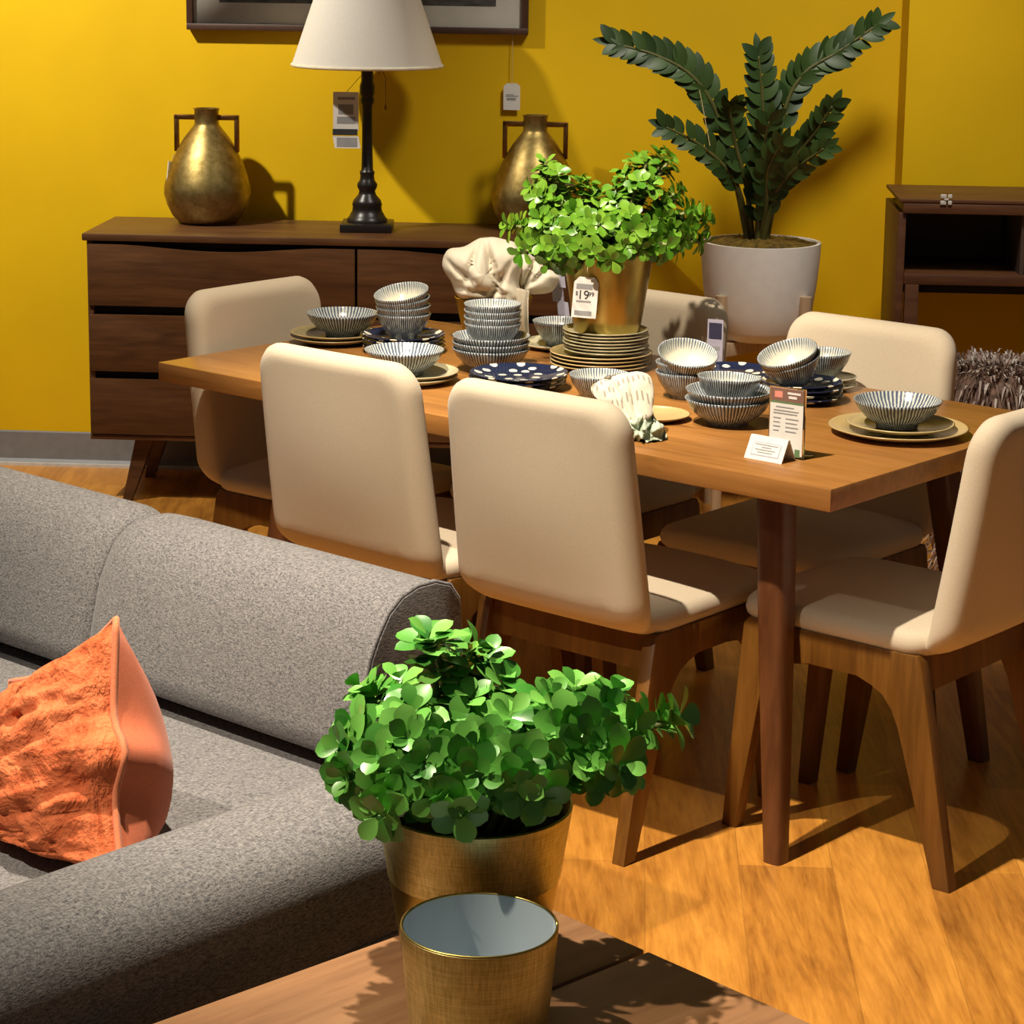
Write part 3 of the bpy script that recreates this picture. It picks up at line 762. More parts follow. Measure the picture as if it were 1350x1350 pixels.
# local -y = K1 direction
gp=P(830,1262,.45); gx=(gp-KC).dot(K2)
def cbox(nm,x0,x1,y0,y1,z0,z1,mat,bev=.002): return box(nm,x0,x1,y0,y1,z0,z1,mat,ct,bev)
cbox('top_board',0,gx-.0035,-1.05,0,.425,.45,'coffee')
cbox('top_board',gx+.0035,.62,-1.05,0,.425,.45,'coffee')
cbox('body',.012,.608,-1.04,-.012,.20,.4245,'coffee',0)
for x in (.05,.57):
    for y in (-1.0,-.05):
        bm=bmesh.new(); b_tube(bm,[(x,y,0),(x,y,.20)],[.016,.024],14); from_bm('leg',bm,'coffee',ct,autos=50)

# ------------------------------------------------------------------ jade plants
def rosette(bm,c,axis,size,n,rg,spread=1.0,wide=.72):
    axis=axis.normalized(); u=axis.orthogonal().normalized(); v=axis.cross(u)
    a0=rg.uniform(0,6.28)
    for i in range(n):
        lay=i//4; a=a0+i*2.4; el=(.25+.30*lay)*1.0   # outer leaves first
        rad=(u*cos(a)+v*sin(a))
        d=(rad*cos(el)*spread+axis*sin(el)+Vector((rg.uniform(-.15,.15),rg.uniform(-.15,.15),rg.uniform(-.15,.15)))).normalized()
        s=size*(1.0-.16*lay)*rg.uniform(.85,1.12)
        nr=(axis-d*axis.dot(d)).normalized()
        b_leaf(bm,c+axis*(.008*lay)+d*.003,d,nr,s,s*wide,.20,1.45,8,.62)
def jade(name,label,cat,loc,prof_parts,branches,leafmat,seed,lsz,wide=.74,inner='soil',soilz=None,rim=.1,dens=1):
    t=thing(name,label,cat,loc); rg=random.Random(seed)
    for nm,pr,mt_ in prof_parts: lathe(nm,pr,mt_,t,56,autos=40)
    lathe('filler',[(0,soilz),(rim,soilz)],inner,t,32)
    bs=bmesh.new(); bl=bmesh.new()
    extra=[]
    for (tip,n,ax) in branches:
        for q_ in range(dens):
            j=Vector((rg.uniform(-.034,.034),rg.uniform(-.03,.03),rg.uniform(-.030,.008))); extra.append((Vector(tip)+j,max(6,n-2),Vector(ax)+j*16))
    for (tip,n,ax) in list(branches)+extra:
        tip=Vector(tip); base=Vector((tip.x*.22+rg.uniform(-.02,.02),tip.y*.22+rg.uniform(-.02,.02),soilz-.005))
        mid=base.lerp(tip,.55)+Vector((0,0,.02)); 
        b_tube(bs,spline([base,mid,tip],8),[.004]*9,6)
        ax=Vector(ax)
        rosette(bl,tip,ax,lsz,n,rg,1,wide)
        # leaves down the stem
        sp=spline([base,mid,tip],12)
        for q_ in range(5,12):
            for s in (0,1):
                a=rg.uniform(0,6.28); d=Vector((cos(a),sin(a),rg.uniform(-.1,.7))); tn=(sp[q_]-sp[q_-1]).normalized()
                b_leaf(bl,sp[q_],d,(tn+Vector((0,0,.4))).normalized(),lsz*rg.uniform(.75,1),lsz*wide*.9,.2,1.45,8,.62)
    from_bm('stems',bs,'stem',t); from_bm('foliage',bl,leafmat,t)
    return t
# foreground plant
PL=Vector((-.040,2.815,.45)); ph=.205
def jp(px,py,dy): q=PYP(px,py,PL.y+dy); return (q.x-PL.x,q.y-PL.y,q.z-PL.z)
r_top=.124
tex=[(.1092,ph*.545),(.1098,ph*.55),(r_top,ph),(r_top-.003,ph+.0015),(r_top-.006,ph-.004),(.108,ph*.6)]
low=[(0,0),(.088,0),(.091,.003),(.1086,ph*.545)]
BR=[]
rg=random.Random(21)
for (x,y,dy,n,ax) in [
 (565,852,.02,9,(-.1,-.2,1)),(590,868,.05,7,(.5,0,1)),(640,880,.06,9,(.1,-.2,1)),(655,905,.03,8,(.6,-.3,.8)),
 (480,960,-.02,12,(-.8,-.5,.5)),(465,985,-.06,12,(-.9,-.6,.3)),(500,925,.04,11,(-.6,-.1,.9)),(530,910,.06,10,(-.2,-.2,1)),
 (505,1000,-.11,12,(-.4,-.9,.5)),(475,1020,-.08,11,(-.7,-.7,.1)),(540,975,-.10,12,(-.1,-.9,.6)),(560,1005,-.13,11,(0,-1,.4)),
 (545,945,-.04,10,(-.2,-.6,.9)),(590,935,.02,9,(.1,-.3,1)),(620,930,.0,9,(-.1,-.4,1)),(635,985,-.09,11,(.1,-.9,.6)),(630,1018,-.14,11,(-.1,-1,.4)),
 (690,1000,-.11,12,(.2,-1,.5)),(690,1030,-.14,10,(.1,-1,.1)),(715,1010,-.10,9,(.4,-.9,.3)),(670,950,-.03,10,(.2,-.6,.8)),
 (720,930,.0,11,(.3,-.4,.9)),(755,920,.02,10,(.2,-.2,1)),(745,960,-.06,12,(.3,-.8,.5)),(790,945,-.02,11,(.5,-.5,.7)),(800,925,.03,10,(.5,0,.9)),
 (820,965,-.04,11,(.8,-.5,.4)),(785,1000,-.08,11,(.5,-.8,.2)),(815,1010,-.06,10,(.8,-.6,0)),(855,950,.0,10,(1,-.2,.4)),
 (600,1040,-.15,9,(0,-1,.0)),(530,1035,-.13,9,(-.3,-1,0)),(575,1045,-.15,7,(-.2,-1,-.2)),(710,1042,-.14,7,(.2,-1,-.2)),(770,975,-.07,9,(.3,-.9,.5)),
 (575,955,.06,9,(0,.2,1)),(690,945,.07,9,(.3,.3,1)),(620,960,.09,9,(0,.5,1)),(520,950,.10,9,(-.4,.5,1)),(760,940,.10,9,(.5,.5,1))]:
    BR.append((jp(x,y,dy),n,ax))
fp=jade('potted_plant','round leaved green plant in a tall gold pot on the coffee table','plant',PL,[('pot',low,'gold_smooth'),('textured_band',tex,'gold_brush')],BR,'jade',5,.042,.74,soilz=ph*.86,rim=.111)
# gold cup planter
CP=P(632,1222,.60); CP.z=.45; chh=.152; r1=219/2*(CP.y+.09)/F*.985
cu=thing('gold_planter','empty gold planter with grey-blue inside on the coffee table','planter',CP)
lathe('shell',[(0,0),(.076,0),(.079,.003),(r1,chh),(r1-.0015,chh+.0015)],'gold_brush',cu,64,autos=40)
lathe('lining',[(r1-.0035,chh+.0005),(.076,.008),(0,.008)],'enamel',cu,64,autos=60)
bm=bmesh.new(); b_tube(bm,[((r1-.0018)*cos(2*PI*i/64),(r1-.0018)*sin(2*PI*i/64),chh+.0008) for i in range(65)],.0018,6); from_bm('rim',bm,'gold_smooth',cu)

# table plant (on a stack of plates)
# ------------------------------------------------------------------ tableware
def bowl_mesh(R,h,foot,nm):
    prof=[(0,.004),(foot*.86,.004),(foot*.9,0),(foot,0),(foot,.007),(foot*1.25,.012),(R*.72,h*.36),(R*.88,h*.64),(R*.965,h*.9),(R,h),(R-.0022,h+.001),(R-.004,h-.001),(R*.92,h*.86),(R*.84,h*.66),(R*.68,h*.42),(R*.45,h*.24),(0,.014)]
    bm=bmesh.new(); mi=[0]*10+[1]*8
    b_lathe(bm,prof,56,mi); bmesh.ops.recalc_face_normals(bm,faces=bm.faces)
    me=bpy.data.meshes.new(nm); bm.to_mesh(me); bm.free()
    me.materials.append(M['bowl_out']); me.materials.append(M['bowl_in'])
    for p in me.polygons: p.use_smooth=True
    return me
def plate_mesh(R,h,nm,mat,wob=0,th=.005,seed=0):
    prof=[(0,.0),(R*.60,0),(R*.64,.001),(R*.90,h*.62),(R*.985,h*.93),(R,h),(R-.003,h+.0015),(R*.95,h*.98),(R*.86,h*.70),(R*.66,th+.002),(R*.6,th),(0,th)]
    bm=bmesh.new(); b_lathe(bm,prof,64)
    if wob:
        for v in bm.verts:
            a=math.atan2(v.co.y,v.co.x); r=math.hypot(v.co.x,v.co.y)
            s=1+wob*sin(3*a+seed)*r/R+wob*.6*sin(7*a+seed*2)*r/R; v.co.x*=s; v.co.y*=s
    bmesh.ops.recalc_face_normals(bm,faces=bm.faces)
    me=bpy.data.meshes.new(nm); bm.to_mesh(me); bm.free(); me.materials.append(M[mat])
    for p in me.polygons: p.use_smooth=True
    return me
BIG=bowl_mesh(.0885,.054,.042,'serving_bowl'); SML=bowl_mesh(.0655,.058,.033,'rice_bowl')
DIL=plate_mesh(.108,.016,'dinner_plate','plate',.006,seed=8); NAM=plate_mesh(.098,.016,'dotted_plate','navy',.012,seed=5); NAS=plate_mesh(.088,.015,'dotted_plate','navy',.012,seed=9); SPS=plate_mesh(.065,.012,'small_plate','platepale',.008,seed=3)
DIN=plate_mesh(.140,.017,'dinner_plate','plate',.006); SAL=plate_mesh(.108,.015,'salad_plate','plate2',.006,seed=2)
PAL=plate_mesh(.105,.016,'stoneware_plate','platepale',.006,seed=1); SPL=plate_mesh(.097,.013,'small_plate','platepale',.008,seed=4)
NAV=plate_mesh(.108,.016,'dotted_plate','navy',.012,seed=3); TAN=plate_mesh(.075,.012,'small_dish','tan',.008)
def put(name,me,loc,label,cat,grp,rx=0,ry=0,rz=None):
    o=bpy.data.objects.new(name,me); C.objects.link(o); o.location=loc
    o.rotation_euler=(R_(rx),R_(ry),rnd.uniform(0,6) if rz is None else rz); tag(o,label,cat,grp); return o
GB='blue and white striped bowls on the table'; GP='stoneware plates on the table'; GN='navy dotted plates on the table'
NB=.02; NS=.0165    # nesting rise of the two bowls
# right place setting
def at(px,py,z): return P(px,py,z)
q=at(1184,572,TH); q.z=TH; put('dinner_plate',DIN,q,'large beige rimmed dinner plate at the right end under a smaller plate','plate',GP)
q1=q+Vector((.004,0,.0095)); put('salad_plate',SAL,q1,'smaller beige rimmed plate between large plate and bowl at the right end','plate',GP)
put('serving_bowl',BIG,q1+Vector((-.008,-.004,.0072)),'single striped bowl on two beige plates at the right end of table','bowl',GB)
# front bowl stack
q=at(959,559,TH); q.z=TH
put('serving_bowl',BIG,q,'bottom wide striped bowl of the front stack beside the sign','bowl',GB)
put('serving_bowl',BIG,q+Vector((.001,0,.0185)),'second wide striped bowl in the front stack beside the sign','bowl',GB,1)
put('rice_bowl',SML,q+Vector((-.001,.0,.040)),'small striped bowl nested on top of the front stack beside the sign','bowl',GB,2,-2)
# tilted stack right of the plant pot
q=at(903,524,TH); q.z=TH
put('rice_bowl',SML,q,'bottom small striped bowl of the stack right of the gold table pot','bowl',GB)
put('rice_bowl',SML,q+Vector((0,0,.021)),'middle small striped bowl of the stack right of the gold table pot','bowl',GB)
put('rice_bowl',SML,q+Vector((-.002,.004,.046)),'top striped bowl tilted towards the viewer right of the gold table pot','bowl',GB,19,5,rz=0)
# right rear group on navy plates
q=at(1050,525,TH)-E2*.033+Vector((.03,0,0)); q.z=TH
for i in range(4): put('dotted_plate',NAS,q+Vector((.003*(-1)**i,0,.0095*i)),['bottom','second','third','top'][i]+' navy dotted plate of the stack behind the upright sign','plate',GN)
z4=.0095*3+.006
put('rice_bowl',SML,q+Vector((-.016,-.006,z4+.006)),'striped bowl leaning on the navy plates, holding the tilted bowl','bowl',GB,11,-15,rz=0)
put('rice_bowl',SML,q+Vector((-.0215,-.0105,z4+.020)),'striped bowl tilted on top of the bowl on navy plates behind the sign','bowl',GB,13,-17,rz=0)
qq=at(1094,508,TH)-E2*.052+Vector((.02,0,0)); qq.z=TH
put('small_plate',SPS,qq+Vector((.004,0,0)),'beige plate behind the navy plate stack, close to far chair','plate',GP)
put('small_plate',SPS,qq+Vector((0,.002,.0085)),'middle beige plate under the bowl close to the far chair','plate',GP)
put('small_plate',SPS,qq+Vector((.002,.0,.017)),'upper beige plate under the bowl close to the far chair','plate',GP)
put('rice_bowl',SML,qq+Vector((-.012,.002,.0085*2+.007)),'striped bowl behind the tilted bowl, close to far chair','bowl',GB,0)
qq=at(972,497,TH); qq.z=TH
put('dotted_plate',NAV,qq+Vector((.02,.03,0))-E2*.048,'navy dotted plate lying flat between the two right bowl stacks','plate',GN)
# plates under pot
q=at(792,484,TH); q.z=TH; z=TH
wide_names=['bottom','second','third','topmost']
PLW=plate_mesh(.118,.013,'wide_plate','plate',.005,seed=5)
for i in range(4):
    put('wide_plate',PLW,Vector((q.x,q.y,z)),wide_names[i]+' wider beige plate in the stack carrying the gold pot','plate',GP); z+=.0085
ords=['lowest','second','third','fourth','fifth','sixth','highest']
PLN=plate_mesh(.0985,.012,'side_plate','platepale',.006,seed=6)
for i in range(7):
    put('side_plate',PLN,Vector((q.x+.010+.002*sin(i*2),q.y,z)),ords[i]+' smaller beige plate in the stack carrying the gold pot','plate',GP); z+=.0074
ztop=z-.0074+.0058
# pot on plates
TPL=Vector((q.x+.012,q.y+.0,ztop)); TD=TPL.y
kk=TD/F*1.005; tph=112*kk
def tp(px,py,dy): s=PYP(px,py,TPL.y+dy); return (s.x-TPL.x,s.y-TPL.y,s.z-TPL.z)
rt_=61*kk; rb_=44*kk
BR=[]
for (x,y,dy,n,ax) in [
 (720,222,0,9,(-.3,-.3,1)),(705,250,-.02,9,(-.8,-.4,.5)),(730,245,.03,9,(0,-.2,1)),(765,245,.02,9,(.1,-.1,1)),(690,295,0,11,(-.9,-.3,.3)),(700,320,-.05,10,(-.8,-.7,0)),
 (715,280,-.04,10,(-.5,-.7,.6)),(740,275,-.04,10,(-.1,-.8,.7)),(745,305,-.09,10,(-.1,-1,.4)),(730,330,-.07,9,(-.5,-.9,0)),(770,290,-.08,10,(.1,-.9,.6)),(785,265,.0,9,(0,-.3,1)),
 (775,320,-.1,9,(0,-1,.2)),(800,300,-.08,10,(.2,-.9,.5)),(810,270,-.03,10,(-.1,-.5,.9)),(825,240,.0,10,(-.3,-.3,1)),(840,215,.02,9,(0,-.2,1)),(865,208,.03,9,(.4,-.1,1)),(880,215,0,8,(.8,-.2,.7)),
 (850,245,-.03,10,(.2,-.7,.8)),(830,285,-.08,10,(.1,-1,.5)),(850,300,-.07,10,(.4,-.9,.3)),(870,270,-.03,10,(.7,-.6,.4)),(890,255,0,9,(.9,-.2,.5)),(905,280,-.02,10,(.9,-.4,.3)),(925,285,.02,9,(1,0,.2)),
 (920,305,-.02,9,(1,-.5,-.3)),(860,325,-.07,9,(.5,-.9,-.1)),(825,322,-.1,9,(.1,-1,0)),(880,300,-.05,9,(.6,-.8,0)),(800,335,-.1,7,(0,-1,-.3)),(750,335,-.09,7,(-.2,-1,-.3)),
 (780,280,.08,9,(0,.5,1)),(830,260,.08,9,(.2,.5,1)),(740,290,.08,9,(-.4,.5,1)),(875,330,-.04,7,(.6,-.6,-.4))]:
    BR.append((tp(x,y,dy),n,ax))
jade('potted_plant','bright green bushy plant in a gold pot on the stacked plates','plant',TPL,[('pot',[(0,0),(rb_-.002,0),(rb_,.003),(rt_,tph),(rt_-.003,tph+.001),(rt_-.005,tph-.003),(rt_*.85,tph*.5)],'gold_smooth')],BR,'lime',9,.034,.66,soilz=tph*.88,rim=rt_*.93,dens=2)
# price tag on that pot
tw,th_=33*kk,53*kk
q=PYP(769,419,TPL.y-rt_-.006); 
tgp=thing('price_tag','white price tag reading 19 99 hanging on the gold table pot','price tag',q); tgp.rotation_euler=(R_(-7),R_(6),R_(12))
prism('card',[(-tw/2,0),(tw/2,0),(tw/2,th_*.86),(tw*.34,th_),(-tw*.30,th_),(-tw/2,th_*.86)],'y',-.0008,.0008,'paper',tgp,0)
box('header_print',-tw*.40,tw*.26,-.0014,-.0009,th_*.70,th_*.83,'greyink',tgp,0)
box('barcode_print',-tw*.40,tw*.30,-.0014,-.0009,th_*.06,th_*.17,'greyink',tgp,0)
box('line_print',-tw*.36,tw*.24,-.0014,-.0009,th_*.38,th_*.42,'greyink',tgp,0)
text_mesh('price_text','19',tw*.50,'ink',tgp,Matrix.Translation((-tw*.09,-.0013,th_*.55))@Matrix.Rotation(PI/2,4,'X'))
text_mesh('cents_text','99',tw*.24,'ink',tgp,Matrix.Translation((tw*.23,-.0013,th_*.585))@Matrix.Rotation(PI/2,4,'X'))
text_mesh('dollar_text','$',tw*.22,'ink',tgp,Matrix.Translation((-tw*.36,-.0013,th_*.585))@Matrix.Rotation(PI/2,4,'X'))
tube('string',[(0,0,th_*.93),(.0,.002,th_+.012),(0,.002,th_+.024)],.001,'string',tgp,6)

# dotted plates in the middle
q=at(682,511,TH); q.z=TH
for i in range(3): put('dotted_plate',NAV,q+Vector((.002*i,-.002*i,.010*i)),['bottom','middle','top'][i]+' navy dotted plate of the stack in front of the striped bowl tower','plate',GN,rz=1.1)
# bowl tower
q=at(647,489,TH); q.z=TH; z=TH
for i,nm in enumerate(('bottom','second','third')):
    put('serving_bowl',BIG,Vector((q.x,q.y,z)),nm+' wide striped bowl under the tall tower by the cloth napkins','bowl',GB); z+=.0145
z+=.010
for i,nm in enumerate(('lowest','second','third','topmost')):
    put('rice_bowl',SML,Vector((q.x+.003,q.y+.002,z)),nm+' small striped bowl in the tall tower by the cloth napkins','bowl',GB); z+=.0145
# left group
q=at(430,449,TH)-E1*.025; q.z=TH
put('dinner_plate',DIL,q,'bottom large beige plate at the left under a single bowl','plate',GP); put('dinner_plate',DIL,q+Vector((.004,0,.010)),'upper large beige plate at the left under a single bowl','plate',GP)
put('serving_bowl',BIG,q+Vector((.022,.004,.0175)),'striped bowl on beige plates, leftmost of all bowls','bowl',GB)
q=at(532,464,TH); q.z=TH
for i in range(4): put('dotted_plate',NAM,q+Vector((0,0,.0095*i)),['bottom','second','third','top'][i]+' navy dotted plate under the tilted bowls at the left','plate',GN)
z=TH+.0095*3+.007
for i,(nm,ry,rx) in enumerate((('bottom',0,0),('second',-2,2),('third',-5,5),('top',-9,11))):
    put('rice_bowl',SML,Vector((q.x+.001*i,q.y,z)),nm+' small striped bowl of the leaning stack on navy plates at the left','bowl',GB,rx,ry,rz=0); z+=(.0185 if i<2 else .017)
q=at(541,503,TH); q.z=TH
put('stoneware_plate',PAL,q+Vector((.0,.0,0)),'lower pale plate beside the near chair under a single bowl','plate',GP); put('stoneware_plate',PAL,q+Vector((.003,.002,.0095)),'upper pale plate beside the near chair under a single bowl','plate',GP)
put('serving_bowl',BIG,q+Vector((-.014,.008,.017)),'single striped bowl on pale plates just above the near chair backs','bowl',GB)
# bowl behind pot
q=at(740,452,TH)-E2*.05-E1*.035; q.z=TH
put('small_plate',SPL,q,'small beige plate under the half hidden bowl behind the pot','plate',GP); put('rice_bowl',SML,q+Vector((0,0,.007)),'striped bowl half hidden behind the gold table pot','bowl',GB)
# bowl under printed napkin and small dish
q=at(790,528,TH); q.z=TH; put('rice_bowl',SML,q,'striped bowl holding the printed napkin in front of the plate stack','bowl',GB); qb=q.copy()
q=at(862,552,TH); q.z=TH; put('small_dish',TAN,q,'small tan dish beside the green ruffled napkin','dish',None)
def bunch(nm,pts,Y,dep,seed,folds,parent,nb,mat='napkin',amp=.5,fq=1.0,tilt=0.0):
    """crumpled cloth: outline given around its middle, bulging front and back with sharp drawn-in folds"""
    bm=bmesh.new(); W=[PYP(x,y,Y)-nb for x,y in pts]; n=len(W); cen=sum(W,Vector())/n
    Nu,Nv=112,30; G={}
    for i in range(Nu):
        t=i/Nu*n; k_=int(t); f=t-k_
        p0,p1,p2,p3=W[(k_-1)%n],W[k_%n],W[(k_+1)%n],W[(k_+2)%n]
        e=.5*((2*p1)+(p2-p0)*f+(2*p0-5*p1+4*p2-p3)*f*f+(3*p1-p0-3*p2+p3)*f**3)-cen
        for j in range(Nv+1):
            ph=PI*j/Nv; r=math.sin(ph)**.8; y=-cos(ph)*dep
            q=cen+Vector((e.x*r,y,e.z*r))
            fo=0
            for (fx,fz,ang,wd,am) in folds:
                dx,dz=(q.x-cen.x)*1.0-fx,(q.z-cen.z)-fz; s_=dx*cos(ang)+dz*sin(ang); l_=-dx*sin(ang)+dz*cos(ang)
                fo+=am*math.exp(-(s_/wd)**2)*math.exp(-(l_/.055)**2)
            n1=noise.noise(Vector((q.x*22*fq+seed,q.y*10,q.z*22*fq))); n2=abs(noise.noise(Vector((q.x*38*fq,q.y*14+seed,q.z*30*fq))))
            k2=min(1,r*1.5)
            q.y+=(fo-.014*amp*n1+.014*amp*n2)*(1 if ph<PI/2 else -1)*1.0
            q.x+=.004*amp*n1*k2; q.z+=(.005*n1+.005*n2)*k2*amp; q.y+=tilt*(q.z-cen.z); q.z=max(q.z,.002)
            G[i,j]=bm.verts.new(q)
    for i in range(Nu):
        for j in range(Nv): bm.faces.new((G[i,j],G[(i+1)%Nu,j],G[(i+1)%Nu,j+1],G[i,j+1]))
    bmesh.ops.remove_doubles(bm,verts=bm.verts,dist=.0004)
    return from_bm(nm,bm,mat,parent)
# printed napkin with sage ruffle
yr=at(845,582,TH).y
na=thing('cloth_napkin','printed cream napkin with sage ruffled end lying over a striped bowl','napkin',(at(845,582,TH).x,yr,TH))
bunch('printed_cloth',[(780,515),(796,503),(826,497),(854,499),(862,512),(861,532),(857,546),(836,552),(816,549),(798,534)],yr+.045,.018,2.2,[(-.02,.0,.5,.006,.012),(.01,.0,.2,.006,.010)],na,na.location,'napkin_print',.5,1.0,.9)
bunch('ruffle',[(808,549),(820,542),(840,545),(858,541),(868,556),(880,574),(864,585),(846,588),(824,587),(810,572)],yr+.030,.042,5.5,[(-.02,0,.2,.004,.02),(.0,.0,-.3,.004,.02),(.02,.0,-.6,.004,.02),(-.01,.0,.9,.004,-.014)],na,na.location,'green_ruffle',1.5,2.4,.3)

# cream napkins in a gold pot behind the tower
nb=at(652,462,TH); nb=Vector((at(650,446,TH).x,at(650,446,TH).y,TH)); kn=nb.y/F
npot=thing('gold_planter','gold pot holding cream cloth napkins behind the tall bowl tower','planter',nb)
lathe('shell',[(0,0),(38*kn,0),(52*kn,56*kn),(51*kn,57*kn),(36*kn,.004),(0,.004)],'gold_smooth',npot,40,autos=40)
nn=thing('cloth_napkin','crumpled cream napkins bunched in the gold pot, one corner hanging down','napkin',nb)
bunch('large_napkin',[(583,350),(590,330),(612,325),(635,314),(662,316),(682,322),(690,345),(684,372),(690,398),(660,402),(630,398),(604,392),(594,372)],nb.y-.03,.075,1.3,
 [(.015,.02,.25,.008,.045),(-.03,.03,-.35,.007,.022),(-.045,-.01,.9,.006,.016),(.03,-.03,-.5,.007,.028),(.0,-.045,1.5,.006,.02),(-.015,.0,.1,.010,-.012)],nn,nb,amp=.55,fq=.8)
bunch('side_napkin',[(676,330),(692,326),(704,340),(718,352),(738,366),(728,384),(706,388),(690,384),(680,360)],nb.y+.0,.05,4.1,
 [(-.01,.0,-.4,.007,.03),(.02,.0,-.9,.006,.02)],nn,nb,amp=.55,fq=.8)
bm=bmesh.new(); G={}
for i in range(13):
    for j in range(25):
        u,v=i/12,j/24
        a=PYP(672+26*v**1.2+ (1-v*.75)*34*u-8,378+72*v+4*u,nb.y-.075+.02*v)
        p=a-nb+Vector((0,-1,0))*(.010*sin(u*9+v*3)*(1-v*.5)+.02*math.sin(PI*v)); p.z=max(p.z,.016)
        G[i,j]=bm.verts.new(p)
for i in range(12):
    for j in range(24): bm.faces.new((G[i,j],G[i+1,j],G[i+1,j+1],G[i,j+1]))
bmesh.ops.solidify(bm,geom=bm.faces,thickness=.002); from_bm('hanging_corner',bm,'napkin',nn)
# leaf shaped napkin at right of bunch: folded tags
ht=thing('care_tag','pale grey crumpled paper tag hanging between napkins and gold pot','tag',PYP(738,418,nb.y+.02))
bm=bmesh.new(); 
for (x0,x1,y0,y1,d_) in ((730,744,356,380,0),(727,742,376,400,.006),(734,749,396,418,.002)):
    a,b_,c_,e_=[PYP(x,y,nb.y+.02+d_)-ht.location for x,y in ((x0,y0),(x1,y0+3),(x1+2,y1),(x0+2,y1-3))]
    vs=[bm.verts.new(p) for p in (a,b_,c_,e_)]; vs2=[bm.verts.new(p+Vector((0,.002,0))) for p in (a,b_,c_,e_)]
    bm.faces.new(vs); bm.faces.new(vs2[::-1])
    for i in range(4): bm.faces.new((vs[i],vs2[i],vs2[(i+1)%4],vs[(i+1)%4]))
from_bm('card',bm,'lilac',ht,smooth=False)
tube('string',[PYP(738,358,nb.y+.022)-ht.location,PYP(742,340,nb.y+.03)-ht.location],.0009,'string',ht,5)

# acrylic sign and tent card on the corner of the table
sg=at(1036,603,TH); sg.z=TH; ks=sg.y/F; sa=R_(-36)
sn=thing('sign_holder','upright clear sign holder with a printed card on the table corner','sign',sg,sa)
sw,sh_=47*ks*1.17,96*ks
box('acrylic_panel',-sw/2,sw/2,-.0022,.0022,.002,sh_,'acrylic',sn,.0004)
box('acrylic_foot',-sw/2,sw/2,-.002,.045,0,.002,'acrylic',sn,.0003)
cy0=-.0034
box('card',-sw*.46,sw*.46,cy0,-.0024,.006,sh_*.985,'paper',sn,0)
def pr_(nm,x0,x1,z0,z1,mt_): box(nm,x0*sw,x1*sw,cy0-.0005,cy0-.0001,z0*sh_,z1*sh_,mt_,sn,0)
pr_('header_print',-.46,.46,.80,.985,'brownprint'); pr_('green_band',-.46,.46,.775,.80,'greenprint'); pr_('green_mark',.26,.40,.03,.14,'greenprint')
def pr2(nm,x0,x1,z0,z1,mt_): box(nm,x0*sw,x1*sw,cy0-.0009,cy0-.0006,z0*sh_,z1*sh_,mt_,sn,0)
pr2('picture_print',-.34,-.12,.85,.94,'pink'); pr2('title_print',.02,.38,.91,.94,'paper'); pr2('title_print',.05,.28,.85,.885,'paper')
for (x0,x1,z) in ((-.3,.2,.71),(-.36,.34,.66),(-.36,.3,.62),(-.36,-.15,.55),(-.02,.34,.55),(-.36,-.18,.49),(-.02,.3,.49),(-.36,-.16,.43),(-.02,.33,.43),(-.36,-.2,.37),(-.02,.28,.37)):
    pr_('text_line_print',x0,x1,z,z+.016,'greyink')
tq=at(1018,604,TH); tq.z=TH; kt=tq.y/F
tc=thing('tent_card','small white folded tent card in front of the upright sign','card',tq,R_(-41))
tw2=50*kt*1.22; tz=30*kt
bm=bmesh.new()
prf=[(-.032,0),(-.010,tz),(-.006,tz),(.016,0),(.0135,0),(-.008,tz-.003),(-.0295,0)]
b_prism(bm,prf,'x',-tw2/2,tw2/2); from_bm('card',bm,'paper',tc,smooth=False)
bm=bmesh.new()
n_=Vector((0,-tz,.022)).normalized(); up_=Vector((0,.022,tz)).normalized(); o_=Vector((0,-.032,0))
def quad(bm,x0,x1,s0,s1,off):
    vs=[bm.verts.new(o_+Vector((x,0,0))+up_*s+n_*off) for x,s in ((x0,s0),(x1,s0),(x1,s1),(x0,s1))]; bm.faces.new(vs)
quad(bm,-tw2*.36,tw2*.38,tz*.20,tz*.84,.0004); from_bm('label_panel',bm,'lilac',tc,smooth=False)
bm=bmesh.new(); quad(bm,-tw2*.34,tw2*.36,tz*.24,tz*.80,.0008); from_bm('label_paper',bm,'paper',tc,smooth=False)
bm=bmesh.new()
for s0,a,b_ in ((.70,-.30,.30),(.58,-.12,.14),(.46,-.28,.26),(.34,-.2,.2)): quad(bm,tw2*a,tw2*b_,tz*s0,tz*(s0+.05),.0012)
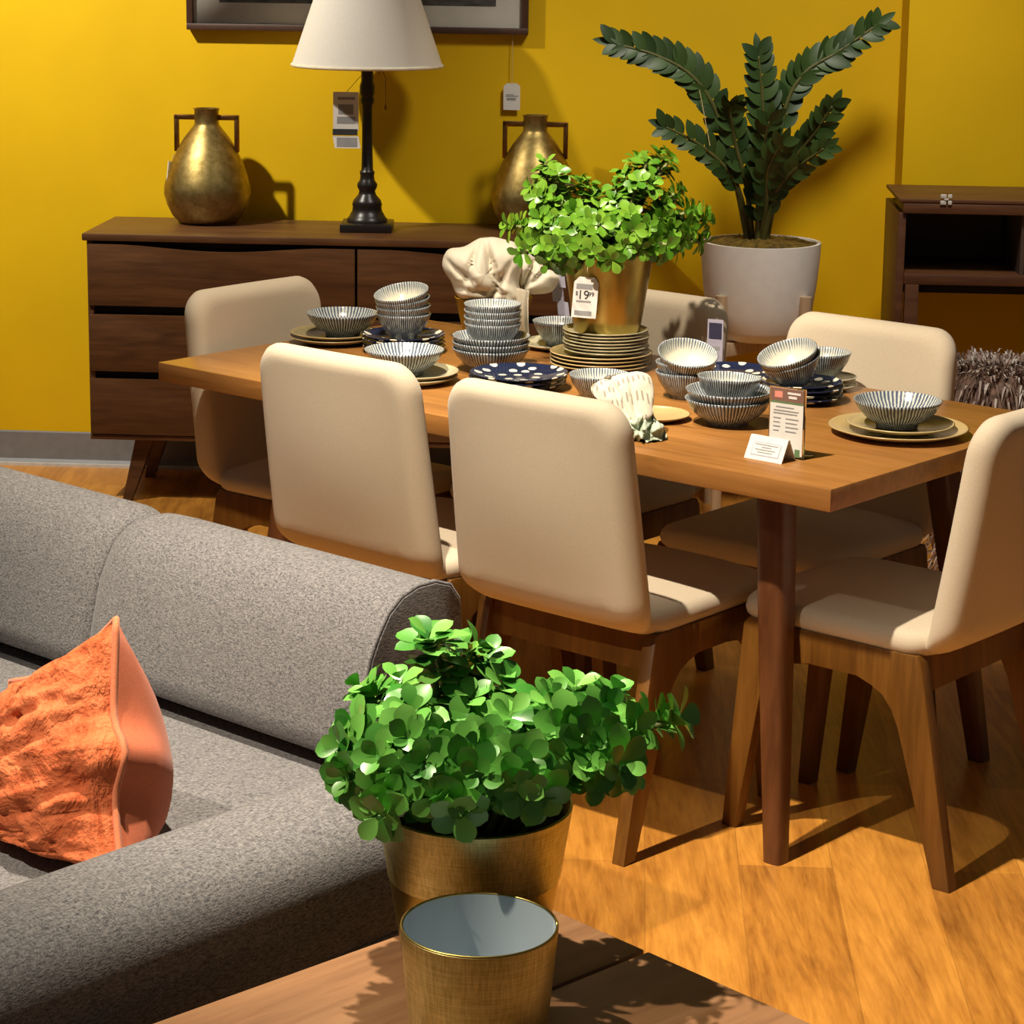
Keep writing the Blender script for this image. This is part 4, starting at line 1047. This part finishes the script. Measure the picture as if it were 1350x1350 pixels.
from_bm('text_line_print',bm,'greyink',tc,smooth=False)

# printed tag on the far chair's back corner
ck=chairs[3]; cq=TB(1.09-.205,.93,.0); kq=cq.y/F
ctg=thing('hang_tag','white printed tag with dark square hanging at the far chair back corner','tag',PYP(942,478,PYP(942,430,cq.y).y-.045),R_(-25))
wq,hq=22*kq,58*kq
prism('card',[(-wq/2,0),(wq/2,0),(wq/2,hq),(-wq/2,hq)],'y',-.001,.001,'lilac',ctg,0)
box('dark_print',-wq*.40,wq*.42,-.0018,-.0012,hq*.55,hq*.92,'bluecard',ctg,0)
box('text_print',-wq*.3,wq*.3,-.0018,-.0012,hq*.30,hq*.38,'greyink',ctg,0)

# ------------------------------------------------------------------ lights
def spot(name,loc,aim,power,size,blend,rad,col=(1,.80,.58)):
    ld=bpy.data.lights.new(name,'SPOT'); ld.energy=power; ld.spot_size=R_(size); ld.spot_blend=blend; ld.shadow_soft_size=rad; ld.color=col
    o=bpy.data.objects.new(name,ld); C.objects.link(o); o.location=loc
    o.rotation_euler=(Vector(aim)-Vector(loc)).to_track_quat('-Z','Y').to_euler(); return o
WARM=(1,.86,.68)
spot('track_spot',(-.55,3.50,3.2),(.40,4.1,.2),620,72,.5,.03,WARM)
spot('track_spot',(-1.75,2.35,3.2),(-.45,2.85,.5),385,54,.6,.03,WARM)
spot('track_spot',(-2.2,5.9,3.2),(-1.6,7.5,1.65),455,76,.9,.05,(1,.92,.78))
spot('track_spot',(-.40,4.70,3.2),(-.32,5.25,.75),270,54,.6,.04,WARM)
spot('track_spot',(.9,5.4,3.2),(.82,7.05,.60),215,70,.9,.25,(1,.92,.78))
w=bpy.data.worlds.new('world'); bpy.context.scene.world=w; w.use_nodes=True
bg=w.node_tree.nodes['Background']; bg.inputs[0].default_value=(.95,.88,.80,1); bg.inputs[1].default_value=.065

vs=bpy.context.scene.view_settings
bpy.context.scene.display_settings.display_device='sRGB'
vs.view_transform='Standard'; vs.look='None'; vs.gamma=1; vs.use_curve_mapping=False; vs.exposure=0.0
